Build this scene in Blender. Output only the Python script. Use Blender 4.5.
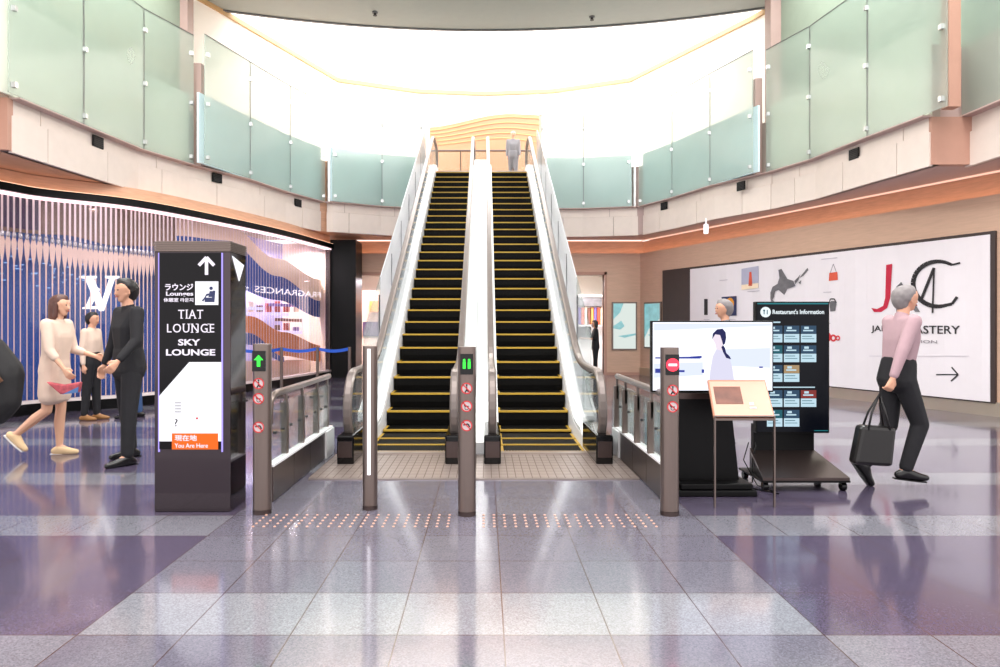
import bpy, bmesh, math, random
from mathutils import Vector, Matrix

for o in list(bpy.data.objects):
    bpy.data.objects.remove(o, do_unlink=True)
scn = bpy.context.scene
COL = scn.collection
R = math.radians

# ------------------------------------------------------------------ camera
CX, CY, FP, EYE = 485.0, 325.0, 680.0, 1.4
cam_d = bpy.data.cameras.new('camera')
cam = bpy.data.objects.new('camera', cam_d); COL.objects.link(cam)
cam.location = (0, 0, EYE); cam.rotation_euler = (R(90), 0, 0)
cam_d.sensor_width = 36.0; cam_d.lens = FP * 36 / 1000
cam_d.shift_x = 0.015; cam_d.shift_y = -0.0085
cam_d.clip_start = 0.05; cam_d.clip_end = 200
scn.camera = cam

# ------------------------------------------------------------------ world, exposure
w = bpy.data.worlds.new('world'); scn.world = w; w.use_nodes = True
bg = w.node_tree.nodes['Background']
bg.inputs[0].default_value = (1.0, 0.97, 0.965, 1); bg.inputs[1].default_value = 1.15
vs = scn.view_settings
vs.view_transform = 'Standard'; vs.look = 'None'; vs.gamma = 1; vs.use_curve_mapping = False
vs.exposure = 0.7

def lin(c):
    return tuple(((v/255)/12.92 if v/255 <= .04045 else ((v/255+.055)/1.055)**2.4) for v in c)

def area(name, loc, rot, sx, sy, power, color=(1, 1, 1)):
    l = bpy.data.lights.new(name, 'AREA'); l.shape = 'RECTANGLE'; l.size = sx; l.size_y = sy
    l.energy = power; l.color = color
    o = bpy.data.objects.new(name, l); COL.objects.link(o); o.location = loc; o.rotation_euler = rot
    return o
# daylight falling through the skylight over the far half of the atrium
area('skylight_daylight', (0, 18.8, 11.4), (0, 0, 0), 13, 9, 1700, (1, .98, .97))
area('walkway_fill_left', (-6.0, 9.5, 8.85), (0, R(-12), 0), 1.6, 8, 420, (.98, 1, .98))  # added fill over the side walkway to brighten the balcony glass
area('walkway_fill_right', (6.0, 9.5, 8.85), (0, R(12), 0), 1.6, 8, 420, (.98, 1, .98))  # same added fill on the right side
# unseen fill light added over the near hall to brighten floor and banner
area('hall_fill_light', (0, 4.5, 8.6), (0, 0, 0), 9, 7, 620, (1, .95, .93))
for (lx, ly, la, ln_, lp) in ((-7.32, 11.2, 33, 1.6, 36), (-6.4, 12.5, 60, 1.9, 36), (-5.72, 14.35, 70, 2.6, 90), (-5.1, 16.7, 77, 2.4, 90)):
    area('shop_ceiling_lamp', (lx, ly, 3.37), (0, 0, R(la)), ln_, .16, lp, (1, .95, .98))
area('doorway_light_right', (2.7, 20.3, 2.7), (0, 0, 0), 1.6, 1.6, 90, (1, .97, .97))
area('doorway_light_left', (-2.8, 20.3, 2.7), (0, 0, 0), 1.6, 1.6, 90, (1, .9, .98))

# ------------------------------------------------------------------ materials
M = {}
def mat(name, col, rough=.5, metal=0, emis=0, noise=.06, nscale=6, spec=.5, alpha=1, stretch=None, emcol=None):
    m = bpy.data.materials.new(name); m.use_nodes = True
    nt = m.node_tree; b = nt.nodes['Principled BSDF']
    c = lin(col)
    b.inputs['Roughness'].default_value = rough; b.inputs['Metallic'].default_value = metal
    b.inputs['Specular IOR Level'].default_value = spec
    b.inputs['Alpha'].default_value = alpha
    if noise:
        tc = nt.nodes.new('ShaderNodeTexCoord'); mp = nt.nodes.new('ShaderNodeMapping')
        nz = nt.nodes.new('ShaderNodeTexNoise'); rp = nt.nodes.new('ShaderNodeMix'); rp.data_type = 'RGBA'
        if stretch: mp.inputs['Scale'].default_value = stretch
        nz.inputs['Scale'].default_value = nscale; nz.inputs['Detail'].default_value = 4
        nt.links.new(tc.outputs['Object'], mp.inputs[0]); nt.links.new(mp.outputs[0], nz.inputs[0])
        nt.links.new(nz.outputs[0], rp.inputs[0])
        rp.inputs[6].default_value = tuple(max(0, v*(1-noise*2)) for v in c)+(1,)
        rp.inputs[7].default_value = tuple(min(1, v*(1+noise*2)) for v in c)+(1,)
        nt.links.new(rp.outputs[2], b.inputs['Base Color'])
    else:
        b.inputs['Base Color'].default_value = c+(1,)
    if emis:
        b.inputs['Emission Color'].default_value = (lin(emcol) if emcol else c)+(1,)
        b.inputs['Emission Strength'].default_value = emis
    M[name] = m
    return m

def glow(name, col, s):
    return mat(name, (6, 6, 7), .25, 0, s*.62, 0, emcol=col, spec=.15)

def glass(name, tint, clear, white, rough=.05, scatter=(235, 245, 240)):
    """thin sheet: clear share, frosted white share, plus a fresnel reflection"""
    m = bpy.data.materials.new(name); m.use_nodes = True; nt = m.node_tree
    for n in list(nt.nodes): nt.nodes.remove(n)
    out = nt.nodes.new('ShaderNodeOutputMaterial')
    tr = nt.nodes.new('ShaderNodeBsdfTransparent'); tr.inputs[0].default_value = lin(tint)+(1,)
    df = nt.nodes.new('ShaderNodeBsdfDiffuse'); tl = nt.nodes.new('ShaderNodeBsdfTranslucent')
    tc = nt.nodes.new('ShaderNodeTexCoord'); nz = nt.nodes.new('ShaderNodeTexNoise'); nz.inputs['Scale'].default_value = .9
    mc = nt.nodes.new('ShaderNodeMix'); mc.data_type = 'RGBA'
    s = lin(scatter); mc.inputs[6].default_value = tuple(v*.85 for v in s)+(1,); mc.inputs[7].default_value = s+(1,)
    nt.links.new(tc.outputs['Object'], nz.inputs[0]); nt.links.new(nz.outputs[0], mc.inputs[0])
    nt.links.new(mc.outputs[2], df.inputs[0]); nt.links.new(mc.outputs[2], tl.inputs[0])
    m1 = nt.nodes.new('ShaderNodeMixShader'); m1.inputs[0].default_value = .55
    nt.links.new(df.outputs[0], m1.inputs[1]); nt.links.new(tl.outputs[0], m1.inputs[2])
    m2 = nt.nodes.new('ShaderNodeMixShader'); m2.inputs[0].default_value = white
    nt.links.new(tr.outputs[0], m2.inputs[1]); nt.links.new(m1.outputs[0], m2.inputs[2])
    gl = nt.nodes.new('ShaderNodeBsdfGlossy'); gl.inputs['Roughness'].default_value = rough
    lw = nt.nodes.new('ShaderNodeLayerWeight'); lw.inputs[0].default_value = .5
    pw_ = nt.nodes.new('ShaderNodeMath'); pw_.operation = 'POWER'; pw_.inputs[1].default_value = 5; nt.links.new(lw.outputs['Facing'], pw_.inputs[0])
    fr = nt.nodes.new('ShaderNodeMath'); fr.operation = 'MULTIPLY_ADD'; fr.inputs[1].default_value = .7; fr.inputs[2].default_value = .025; nt.links.new(pw_.outputs[0], fr.inputs[0])
    m3 = nt.nodes.new('ShaderNodeMixShader')
    nt.links.new(fr.outputs[0], m3.inputs[0]); nt.links.new(m2.outputs[0], m3.inputs[1]); nt.links.new(gl.outputs[0], m3.inputs[2])
    nt.links.new(m3.outputs[0], out.inputs[0])
    M[name] = m; return m

mat('black', (7, 6, 7), .4, noise=.1, spec=.18)
mat('black_gloss', (7, 6, 7), .12, noise=.02, spec=.35)
mat('step_black', (17, 16, 15), .6, noise=.12, nscale=30, spec=.12)
mat('yellow', (196, 158, 52), .5)
mat('steel', (126, 112, 106), .32, .85, noise=.04, nscale=3, stretch=(40, 40, 1))
mat('steel_dark', (84, 72, 70), .3, .85, noise=.05)
mat('mirror_steel', (76, 68, 72), .07, 1, noise=.02)
mat('handrail', (122, 112, 108), .3, .35, noise=.05)
mat('white_metal', (238, 236, 238), .4, noise=.01)
mat('white_gloss', (240, 240, 240), .2, noise=.01)
mat('panel_joint', (90, 84, 88), .5, noise=.02)
mat('dark_joint', (34, 30, 32), .6, noise=.02)
mat('cream_stone', (226, 212, 202), .55, noise=.03)
mat('stone_joint', (176, 160, 150), .8, noise=.02)
mat('soffit_mauve', (192, 166, 160), .6, noise=.03)
mat('copper_wood', (212, 164, 134), .38, noise=.12, nscale=4, stretch=(1, 1, 9))
mat('pillar_mauve', (150, 124, 116), .5, noise=.03)
mat('pillar_pink', (186, 142, 124), .5, noise=.03)
mat('wall_wood', (210, 174, 150), .5, noise=.07, nscale=3, stretch=(1.2, 1.2, 14))
mat('wall_green', (142, 154, 138), .6, noise=.03)
mat('white_wall', (246, 240, 232), .7, noise=.01)
mat('cream_trim', (186, 152, 106), .6, noise=.01)
mat('peach_wood', (176, 130, 98), .5, noise=.05, nscale=2, stretch=(1, 1, 10))
mat('ceiling_grey', (146, 153, 148), .7, noise=.02)
mat('ceiling_edge', (90, 92, 94), .6, noise=.02)
mat('brown_board', (62, 50, 48), .6, noise=.06)
mat('banner_white', (238, 232, 236), .75, noise=.012)
mat('print_red', (196, 30, 62), .6); mat('print_black', (34, 30, 34), .6); mat('print_grey', (110, 108, 112), .6, noise=.3, nscale=8)
mat('print_pale', (206, 200, 208), .7); mat('print_blue', (44, 52, 92), .6); mat('print_orange', (228, 150, 44), .6)
mat('print_lilac', (178, 178, 200), .6); mat('print_bag', (222, 92, 66), .6); mat('print_text', (150, 144, 150), .7)
mat('base_metal', (196, 184, 164), .3, .6, noise=.03)
mat('clip_metal', (214, 214, 214), .25, .6, noise=.02)
mat('skin', (214, 160, 132), .55, noise=.03); mat('skin_light', (228, 176, 146), .55, noise=.03)
mat('hair_black', (26, 20, 20), .45, noise=.1, nscale=30); mat('hair_brown', (86, 52, 44), .5, noise=.12, nscale=30)
mat('hair_grey', (134, 128, 128), .6, noise=.12, nscale=30)
mat('eye', (30, 24, 22), .3); mat('lips', (176, 96, 88), .5)
mat('cloth_black', (22, 21, 26), .8, noise=.15, nscale=20); mat('cloth_pink', (176, 146, 152), .8, noise=.06, nscale=10)
mat('cloth_beige', (226, 200, 182), .85, noise=.05, nscale=10); mat('cloth_grey', (120, 118, 122), .85, noise=.06)
mat('cloth_denim', (58, 84, 128), .85, noise=.12, nscale=20); mat('cloth_green', (168, 186, 160), .85)
mat('shoe_tan', (228, 196, 152), .6); mat('shoe_black', (18, 16, 17), .2); mat('shoe_brown', (150, 104, 58), .5)
mat('leather_black', (22, 19, 19), .35, noise=.15, nscale=12)
mat('bag_fabric', (24, 22, 24), .7, noise=.2, nscale=14); mat('bag_tan', (120, 84, 62), .6, noise=.1)
mat('red_cloth', (170, 44, 44), .8)
mat('blue_belt', (24, 84, 196), .6); mat('pouch_print', (214, 92, 100), .7, noise=.4, nscale=20); mat('pouch_blue', (92, 132, 190), .7, noise=.2)
mat('lectern_top', (208, 160, 138), .5, noise=.02); mat('lectern_edge', (180, 120, 92), .45); mat('photo_brown', (112, 66, 50), .5, noise=.4, nscale=9)
mat('sign_black', (10, 7, 12), .15, noise=.02, spec=.2); mat('sign_red', (214, 52, 58), .5); mat('sign_white', (205, 192, 192), .5, noise=0)
mat('tactile_dot', (206, 160, 138), .35, .2)
mat('metal_plate', (156, 142, 136), .35, .5, noise=.05)
mat('metal_groove', (104, 88, 80), .5, .3)
mat('shop_pink', (246, 220, 200), .45, .0, noise=.04)
mat('rod_white', (250, 236, 232), .3, .2, 0, .02)
mat('shop_blue', (16, 78, 160), .5, noise=.2, nscale=1.5); mat('shop_orange', (240, 146, 78), .5, noise=.1)
mat('shop_tan', (150, 124, 104), .6, noise=.25, nscale=2); mat('shop_purple', (78, 56, 92), .6, noise=.2, nscale=3)
mat('shop_lavender', (178, 180, 226), .5, noise=.12, nscale=3); mat('shop_cream', (250, 226, 196), .5, noise=.05)
mat('shelf_purple', (118, 96, 168), .5); mat('product_red', (196, 80, 70), .5); mat('product_brown', (120, 78, 66), .5)
mat('poster_teal', (110, 160, 164), .4, emis=.32, noise=.4, nscale=5, emcol=(150, 206, 210)); mat('poster_frame', (120, 106, 98), .4, .4)
glow('poster_white', (226, 236, 230), .95); glow('led_header', (255, 200, 165), 2.2); glow('led_orange', (255, 196, 158), 5); glow('edge_glow_pink', (255, 196, 172), 1.3)
glow('strip_white', (255, 250, 255), 2.2); glow('screen_white', (240, 243, 255), 1.35); glow('screen_pale', (222, 230, 252), 1.1)
glow('screen_blue', (60, 74, 178), .8); glow('screen_lilac', (226, 224, 246), 1.0); glow('screen_hair', (36, 40, 110), .6); glow('screen_skin', (240, 226, 240), 1.05)
glow('info_bg', (6, 12, 26), .5); glow('info_teal', (40, 140, 150), .8); glow('info_card', (196, 226, 240), 1.0); glow('info_text', (235, 245, 250), 1.1)
glow('info_photo', (52, 84, 112), .8); glow('info_red', (150, 60, 56), .8); glow('info_tan', (190, 160, 120), .8); glow('info_teal_dark', (36, 110, 124), .7)
glow('kiosk_white', (250, 248, 255), 1.25); glow('kiosk_orange', (255, 116, 34), 1.0); glow('kiosk_violet', (176, 160, 255), 1.3); glow('kiosk_text', (250, 240, 255), 1.2)
glow('green_led', (60, 255, 70), 2.0); glow('red_led', (255, 60, 80), 2.2); glow('logo_white', (255, 250, 252), 1.6)
glow('skylight_glow', (255, 253, 250), 2.2); glow('shop_strip', (255, 214, 220), 2.5); glow('blue_dots', (150, 200, 255), 1.0)
glow('product_light', (220, 216, 255), 1.4); glow('door_glow', (255, 240, 244), 1.4)
glass('balcony_glass', (246, 251, 249), 0, .33, .12, (222, 230, 223))
mat('curb_green', (232, 232, 218), .6, noise=.02); mat('curb_tint', (214, 234, 240), .6, noise=.02)
glass('clear_glass', (244, 248, 247), 0, .05, .03)
glass('rail_glass', (246, 248, 249), 0, .14, .04, (240, 244, 246))
glass('guard_glass', (250, 250, 250), 0, .78, .06, (250, 250, 252))  # white share puts the bright reflection on the guard into its colour
glass('shop_glass', (250, 246, 250), 0, .02, .02)

def floor_material():
    m = bpy.data.materials.new('terrazzo_tiles'); m.use_nodes = True; nt = m.node_tree; b = nt.nodes['Principled BSDF']
    N = nt.nodes.new; L = nt.links.new
    def math_(op, a, bb=None, c=None):
        n = N('ShaderNodeMath'); n.operation = op
        for i, v in enumerate((a, bb, c)):
            if v is None: continue
            if isinstance(v, (int, float)): n.inputs[i].default_value = v
            else: L(v, n.inputs[i])
        return n.outputs[0]
    tc = N('ShaderNodeTexCoord'); sp = N('ShaderNodeSeparateXYZ'); L(tc.outputs['Object'], sp.inputs[0])
    T = .482
    u = math_('DIVIDE', math_('SUBTRACT', sp.outputs[0], .085), T)
    v = math_('DIVIDE', math_('SUBTRACT', sp.outputs[1], 3.07), T)
    iu = math_('FLOOR', u); iv = math_('FLOOR', v)
    # joints
    def joint(x):
        f = math_('FRACT', x); return math_('LESS_THAN', math_('MINIMUM', f, math_('SUBTRACT', 1, f)), .007)
    jt = math_('MAXIMUM', joint(u), joint(v))
    inside = math_('MULTIPLY', math_('GREATER_THAN', iu, -4.5), math_('LESS_THAN', iu, 2.5))
    v7 = math_('MODULO', math_('ADD', iv, 70), 7)            # 0 = the row just beyond y=3.07
    row = lambda k: math_('COMPARE', v7, k, .4)
    light_in = math_('MULTIPLY', inside, row(0))
    outs = math_('SUBTRACT', 1, inside)
    light_out = math_('MULTIPLY', math_('MULTIPLY', outs, .72), math_('MAXIMUM', row(3), row(6)))
    light = math_('MAXIMUM', light_in, light_out)
    mid = math_('MULTIPLY', inside, .42)
    lev = math_('MAXIMUM', light, mid)
    wn = N('ShaderNodeTexWhiteNoise'); cb = N('ShaderNodeCombineXYZ'); L(iu, cb.inputs[0]); L(iv, cb.inputs[1]); L(cb.outputs[0], wn.inputs[0])
    lev = math_('ADD', lev, math_('MULTIPLY', math_('SUBTRACT', wn.outputs[0], .5), .16))
    mx = N('ShaderNodeMix'); mx.data_type = 'RGBA'; L(lev, mx.inputs[0])
    mx.inputs[6].default_value = lin((80, 72, 92))+(1,); mx.inputs[7].default_value = lin((128, 129, 136))+(1,)
    nz = N('ShaderNodeTexNoise'); nz.inputs['Scale'].default_value = 95; nz.inputs['Detail'].default_value = 3; L(tc.outputs['Object'], nz.inputs[0])
    vo = N('ShaderNodeTexVoronoi'); vo.inputs['Scale'].default_value = 150; L(tc.outputs['Object'], vo.inputs[0])
    sp2 = N('ShaderNodeSeparateColor'); L(vo.outputs['Color'], sp2.inputs[0])
    sf = math_('ADD', .5, math_('ADD', math_('MULTIPLY', sp2.outputs[0], .5), math_('MULTIPLY', nz.outputs[0], .5)))
    ml = N('ShaderNodeMix'); ml.data_type = 'RGBA'; ml.blend_type = 'MULTIPLY'; ml.inputs[0].default_value = 1
    L(mx.outputs[2], ml.inputs[6]); cc = N('ShaderNodeCombineColor'); [L(sf, cc.inputs[i]) for i in range(3)]; L(cc.outputs[0], ml.inputs[7])
    mj = N('ShaderNodeMix'); mj.data_type = 'RGBA'; L(jt, mj.inputs[0]); L(ml.outputs[2], mj.inputs[6]); mj.inputs[7].default_value = lin((78, 60, 62))+(1,)
    L(mj.outputs[2], b.inputs['Base Color'])
    b.inputs['Roughness'].default_value = .13; b.inputs['IOR'].default_value = 1.6
    b.inputs['Coat Weight'].default_value = .25; b.inputs['Coat Roughness'].default_value = .06
    M['floor'] = m
floor_material()

# ------------------------------------------------------------------ mesh helpers
class MB:
    def __init__(s): s.v = []; s.f = []; s.m = []
    def add(s, vs_, fs, mi=0):
        n = len(s.v); s.v += [tuple(v) for v in vs_]
        for f in fs: s.f.append(tuple(n+i for i in f)); s.m.append(mi)
        return s
    def box(s, x0, x1, y0, y1, z0, z1, mi=0):
        vs_ = [(x, y, z) for x in (x0, x1) for y in (y0, y1) for z in (z0, z1)]
        return s.add(vs_, [(0, 1, 3, 2), (4, 6, 7, 5), (0, 4, 5, 1), (2, 3, 7, 6), (0, 2, 6, 4), (1, 5, 7, 3)], mi)
    def prism(s, pts, vec, mi=0):
        n = len(pts); vec = Vector(vec); a = [Vector(p) for p in pts]; b_ = [p+vec for p in a]
        fs = [tuple(range(n)), tuple(range(2*n-1, n-1, -1))]+[(i, (i+1) % n, n+(i+1) % n, n+i) for i in range(n)]
        return s.add(a+b_, fs, mi)
    def tube(s, pts, r, n=8, mi=0):
        pts = [Vector(p) for p in pts]; rs = r if isinstance(r, (list, tuple)) else [r]*len(pts)
        vs_ = []; fs = []; up = None
        for i, p in enumerate(pts):
            t = (pts[min(i+1, len(pts)-1)]-pts[max(i-1, 0)]).normalized()
            if up is None: up = Vector((0, 0, 1)) if abs(t.z) < .9 else Vector((1, 0, 0))
            a = t.cross(up)
            if a.length < 1e-4: a = t.cross(Vector((0, 1, 0)))
            a.normalize(); b_ = a.cross(t); up = b_
            for k in range(n):
                an = 2*math.pi*k/n; vs_.append(p+(a*math.cos(an)+b_*math.sin(an))*rs[i])
        for i in range(len(pts)-1):
            for k in range(n): fs.append((i*n+k, i*n+(k+1) % n, (i+1)*n+(k+1) % n, (i+1)*n+k))
        fs.append(tuple(range(n-1, -1, -1))); fs.append(tuple(range((len(pts)-1)*n, len(pts)*n)))
        return s.add(vs_, fs, mi)
    def ribbon(s, pts, xc, wx, th, mi=0):
        """bar following (y,z) points at x=xc, width wx across, thickness th"""
        P_ = [Vector((0, p[0], p[1])) for p in pts]; vs_ = []; fs = []
        for i, p in enumerate(P_):
            t = (P_[min(i+1, len(P_)-1)]-P_[max(i-1, 0)]).normalized(); n_ = Vector((0, -t.z, t.y))
            prof = [(-wx/2, -th/2), (wx/2, -th/2), (wx/2, th*.2), (wx*.3, th/2), (-wx*.3, th/2), (-wx/2, th*.2)]
            for a, b_ in prof: vs_.append(Vector((xc+a, 0, 0))+p+n_*b_)
        k = 6
        for i in range(len(P_)-1):
            for j in range(k): fs.append((i*k+j, i*k+(j+1) % k, (i+1)*k+(j+1) % k, (i+1)*k+j))
        fs.append(tuple(range(k-1, -1, -1))); fs.append(tuple(range((len(P_)-1)*k, len(P_)*k)))
        return s.add(vs_, fs, mi)
    def curtain(s, line, o0, o1, z0, z1, mi=0):
        """solid wall following an (x,y) polyline; o0,o1 offsets to the right of travel; z0,z1 numbers or functions of index"""
        A = offset(line, o0); B = offset(line, o1); vs_ = []; fs = []
        for i in range(len(line)):
            za = z0(i) if callable(z0) else z0; zb = z1(i) if callable(z1) else z1
            vs_ += [(A[i][0], A[i][1], za), (B[i][0], B[i][1], za), (B[i][0], B[i][1], zb), (A[i][0], A[i][1], zb)]
        for i in range(len(line)-1):
            for j in range(4): fs.append((i*4+j, i*4+(j+1) % 4, i*4+4+(j+1) % 4, i*4+4+j))
        n = (len(line)-1)*4
        fs += [(3, 2, 1, 0), (n, n+1, n+2, n+3)]
        return s.add(vs_, fs, mi)
    def sphere(s, c, r, mi=0, seg=12, sc=(1, 1, 1), rot=None):
        bm = bmesh.new(); bmesh.ops.create_uvsphere(bm, u_segments=seg, v_segments=max(6, seg//2+2), radius=1)
        vs_ = []
        for v in bm.verts:
            p = Vector((v.co.x*sc[0], v.co.y*sc[1], v.co.z*sc[2]))*r
            if rot: p = rot @ p
            vs_.append(p+Vector(c))
        fs = [tuple(v.index for v in f.verts) for f in bm.faces]; bm.free()
        return s.add(vs_, fs, mi)
    def hull(s, balls, mi=0):
        bm = bmesh.new()
        for c, r in balls:
            rr = bmesh.ops.create_icosphere(bm, subdivisions=2, radius=r)
            bmesh.ops.translate(bm, verts=rr['verts'], vec=Vector(c))
        res = bmesh.ops.convex_hull(bm, input=bm.verts)
        bmesh.ops.delete(bm, geom=[g for g in res['geom_interior']+res['geom_unused'] if isinstance(g, bmesh.types.BMVert)], context='VERTS')
        bm.faces.ensure_lookup_table(); bm.verts.index_update()
        vs_ = [v.co.copy() for v in bm.verts]; fs = [tuple(v.index for v in f.verts) for f in bm.faces]; bm.free()
        return s.add(vs_, fs, mi)
    def build(s, name, mats, parent=None, smooth=False, bevel=0):
        me = bpy.data.meshes.new(name); vv = [Vector(v) for v in s.v]
        if parent is not None:
            off = wloc(parent)
        else:
            xs = [v.x for v in vv]; ys = [v.y for v in vv]; off = Vector(((min(xs)+max(xs))/2, (min(ys)+max(ys))/2, min(v.z for v in vv)))
            if s.zero: off = Vector((0, 0, 0))
        me.from_pydata([v-off for v in vv], [], s.f)
        mats = mats if isinstance(mats, (list, tuple)) else [mats]
        for k in mats: me.materials.append(M[k])
        me.polygons.foreach_set('material_index', s.m)
        bm = bmesh.new(); bm.from_mesh(me); bmesh.ops.recalc_face_normals(bm, faces=bm.faces); bm.to_mesh(me); bm.free()
        if smooth: me.shade_smooth()
        o = bpy.data.objects.new(name, me); COL.objects.link(o)
        if parent is not None: o.parent = parent
        else: o.location = off
        if bevel:
            b_ = o.modifiers.new('bevel', 'BEVEL'); b_.width = bevel; b_.segments = 2; b_.limit_method = 'ANGLE'
        return o
    zero = False

WL = {}
def wloc(o):
    p = Vector((0, 0, 0))
    while o is not None: p = p+o.location; o = o.parent
    return p

def offset(line, o):
    out = []
    n = len(line)
    for i in range(n):
        def nr(a, b_):
            d = Vector((b_[0]-a[0], b_[1]-a[1])); d.normalize(); return Vector((d.y, -d.x))
        if i == 0: nn = nr(line[0], line[1])
        elif i == n-1: nn = nr(line[-2], line[-1])
        else:
            a = nr(line[i-1], line[i]); b_ = nr(line[i], line[i+1]); nn = (a+b_); nn.normalize(); nn = nn/max(.5, nn.dot(a))
        out.append((line[i][0]+nn.x*o, line[i][1]+nn.y*o))
    return out

def thing(name, label, cat, loc, group=None):
    o = bpy.data.objects.new(name, None); COL.objects.link(o); o.location = loc; o.empty_display_size = .2
    o['label'] = label; o['category'] = cat
    if group: o['group'] = group
    return o
def tag(o, label, cat, group=None, kind=None):
    o['label'] = label; o['category'] = cat
    if group: o['group'] = group
    if kind: o['kind'] = kind
    return o
def struct(o, label=None):
    o['kind'] = 'structure'
    if label: o['label'] = label
    return o

class Frame:
    """a flat face in the place: origin, right and up vectors"""
    def __init__(s, O, U, V=(0, 0, 1)):
        s.O = Vector(O); s.U = Vector(U).normalized(); s.V = Vector(V).normalized(); s.N = s.U.cross(s.V)
    def p(s, u, v, d=0): return s.O+s.U*u+s.V*v+s.N*d
    def poly(s, mb, pts, mi=0, d=0, t=.003):
        return mb.prism([s.p(u, v, d) for u, v in pts], s.N*t, mi)
    def rect(s, mb, u0, u1, v0, v1, mi=0, d=0, t=.003):
        return s.poly(mb, [(u0, v0), (u1, v0), (u1, v1), (u0, v1)], mi, d, t)
    def disc(s, mb, u, v, r, mi=0, d=0, t=.003, n=20, ry=None):
        return s.poly(mb, [(u+r*math.cos(2*math.pi*k/n), v+(ry or r)*math.sin(2*math.pi*k/n)) for k in range(n)], mi, d, t)
    def ring(s, mb, u, v, r, wdt, mi=0, d=0, t=.003, n=24, a0=0, a1=360):
        full = abs(a1-a0) >= 360
        for k in range(n):
            a = R(a0+(a1-a0)*k/n); b_ = R(a0+(a1-a0)*(k+1)/n)
            s.poly(mb, [(u+(r-wdt)*math.cos(a), v+(r-wdt)*math.sin(a)), (u+r*math.cos(a), v+r*math.sin(a)), (u+r*math.cos(b_), v+r*math.sin(b_)), (u+(r-wdt)*math.cos(b_), v+(r-wdt)*math.sin(b_))], mi, d, t)
        return mb
    def line(s, mb, pts, wdt, mi=0, d=0, t=.003):
        for (a, b_) in zip(pts, pts[1:]):
            dx, dy = b_[0]-a[0], b_[1]-a[1]; l = math.hypot(dx, dy) or 1; nx, ny = -dy/l*wdt/2, dx/l*wdt/2
            s.poly(mb, [(a[0]-nx, a[1]-ny), (b_[0]-nx, b_[1]-ny), (b_[0]+nx, b_[1]+ny), (a[0]+nx, a[1]+ny)], mi, d, t)
        return mb

def letters(txt, fr, u, v, wid, hei, m, parent, name='lettering', mirror=False, bold=0, d=0.002, t=.003, spacing=1.0):
    cu = bpy.data.curves.new('t', 'FONT'); cu.body = txt; cu.size = 1; cu.offset = bold; cu.space_character = spacing; cu.resolution_u = 3
    to = bpy.data.objects.new('t', cu); COL.objects.link(to)
    dg = bpy.context.evaluated_depsgraph_get(); me = bpy.data.meshes.new_from_object(to.evaluated_get(dg))
    bpy.data.objects.remove(to, do_unlink=True); bpy.data.curves.remove(cu)
    mb = MB()
    if len(me.vertices) == 0: return None
    xs = [p.co.x for p in me.vertices]; ys = [p.co.y for p in me.vertices]
    x0, x1, y0, y1 = min(xs), max(xs), min(ys), max(ys)
    front = []; 
    for p in me.vertices:
        uu = (p.co.x-x0)/(x1-x0)*wid; vv = (p.co.y-y0)/max(1e-6, (y1-y0))*hei
        if mirror: uu = wid-uu
        front.append(fr.p(u+uu, v+vv, d+t))
    mb.add(front, [tuple(pl.vertices) for pl in me.polygons])
    # side walls
    back = [q-fr.N*t for q in front]
    cnt = {}
    for pl in me.polygons:
        vs_ = list(pl.vertices)
        for a, b_ in zip(vs_, vs_[1:]+vs_[:1]):
            k = (min(a, b_), max(a, b_)); cnt[k] = cnt.get(k, 0)+1
    n = len(front); mb.v += [tuple(q) for q in back]
    for (a, b_), c in cnt.items():
        if c == 1: mb.f.append((a, b_, n+b_, n+a)); mb.m.append(0)
    bpy.data.meshes.remove(me)
    me2 = bpy.data.meshes.new(name); off = wloc(parent)
    me2.from_pydata([Vector(q)-off for q in mb.v], [], mb.f); me2.materials.append(M[m])
    o = bpy.data.objects.new(name, me2); COL.objects.link(o); o.parent = parent
    return o

# ------------------------------------------------------------------ big structure
def at(px, py, d): return ((px-CX)*d/FP, d, EYE+(CY-py)*d/FP)
def lerp_line(line, t):
    L_ = [math.dist(a, b_) for a, b_ in zip(line, line[1:])]; tot = sum(L_); x = t*tot
    for (a, b_), l in zip(zip(line, line[1:]), L_):
        if x <= l+1e-9: k = x/l; return (a[0]+(b_[0]-a[0])*k, a[1]+(b_[1]-a[1])*k), ((b_[0]-a[0])/l, (b_[1]-a[1])/l)
        x -= l
    return line[-1], ((b_[0]-a[0])/l, (b_[1]-a[1])/l)

ZS, ZG, ZT, ZF, ZC = 3.76, 4.48, 6.93, 5.56, 9.0     # soffit, glass foot, glass head, upper floor, ceiling
mb = MB(); mb.zero = True; mb.box(-14, 14, -8, 24, -.2, 0)
struct(mb.build('floor', 'floor'))

# glass lines (x,y), near to far
L1 = [(-6.31, 8.99), (-6.15, 10.42), (-5.97, 11.9), (-5.57, 13.0)]
L2 = [(-5.34, 12.93), (-4.94, 14.3), (-4.51, 15.74), (-3.99, 16.96)]
L3 = [(-3.79, 16.85), (-2.66, 17.57), (-1.6, 17.9)]
R3 = [(1.42, 17.92), (2.59, 17.9), (3.80, 17.6)]
R2 = [(5.40, 13.69), (4.95, 14.96), (4.50, 16.36), (3.98, 17.6)]
R1 = [(6.5, 9.55), (6.23, 11.08), (6.02, 12.6), (5.66, 13.69)]
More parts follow.
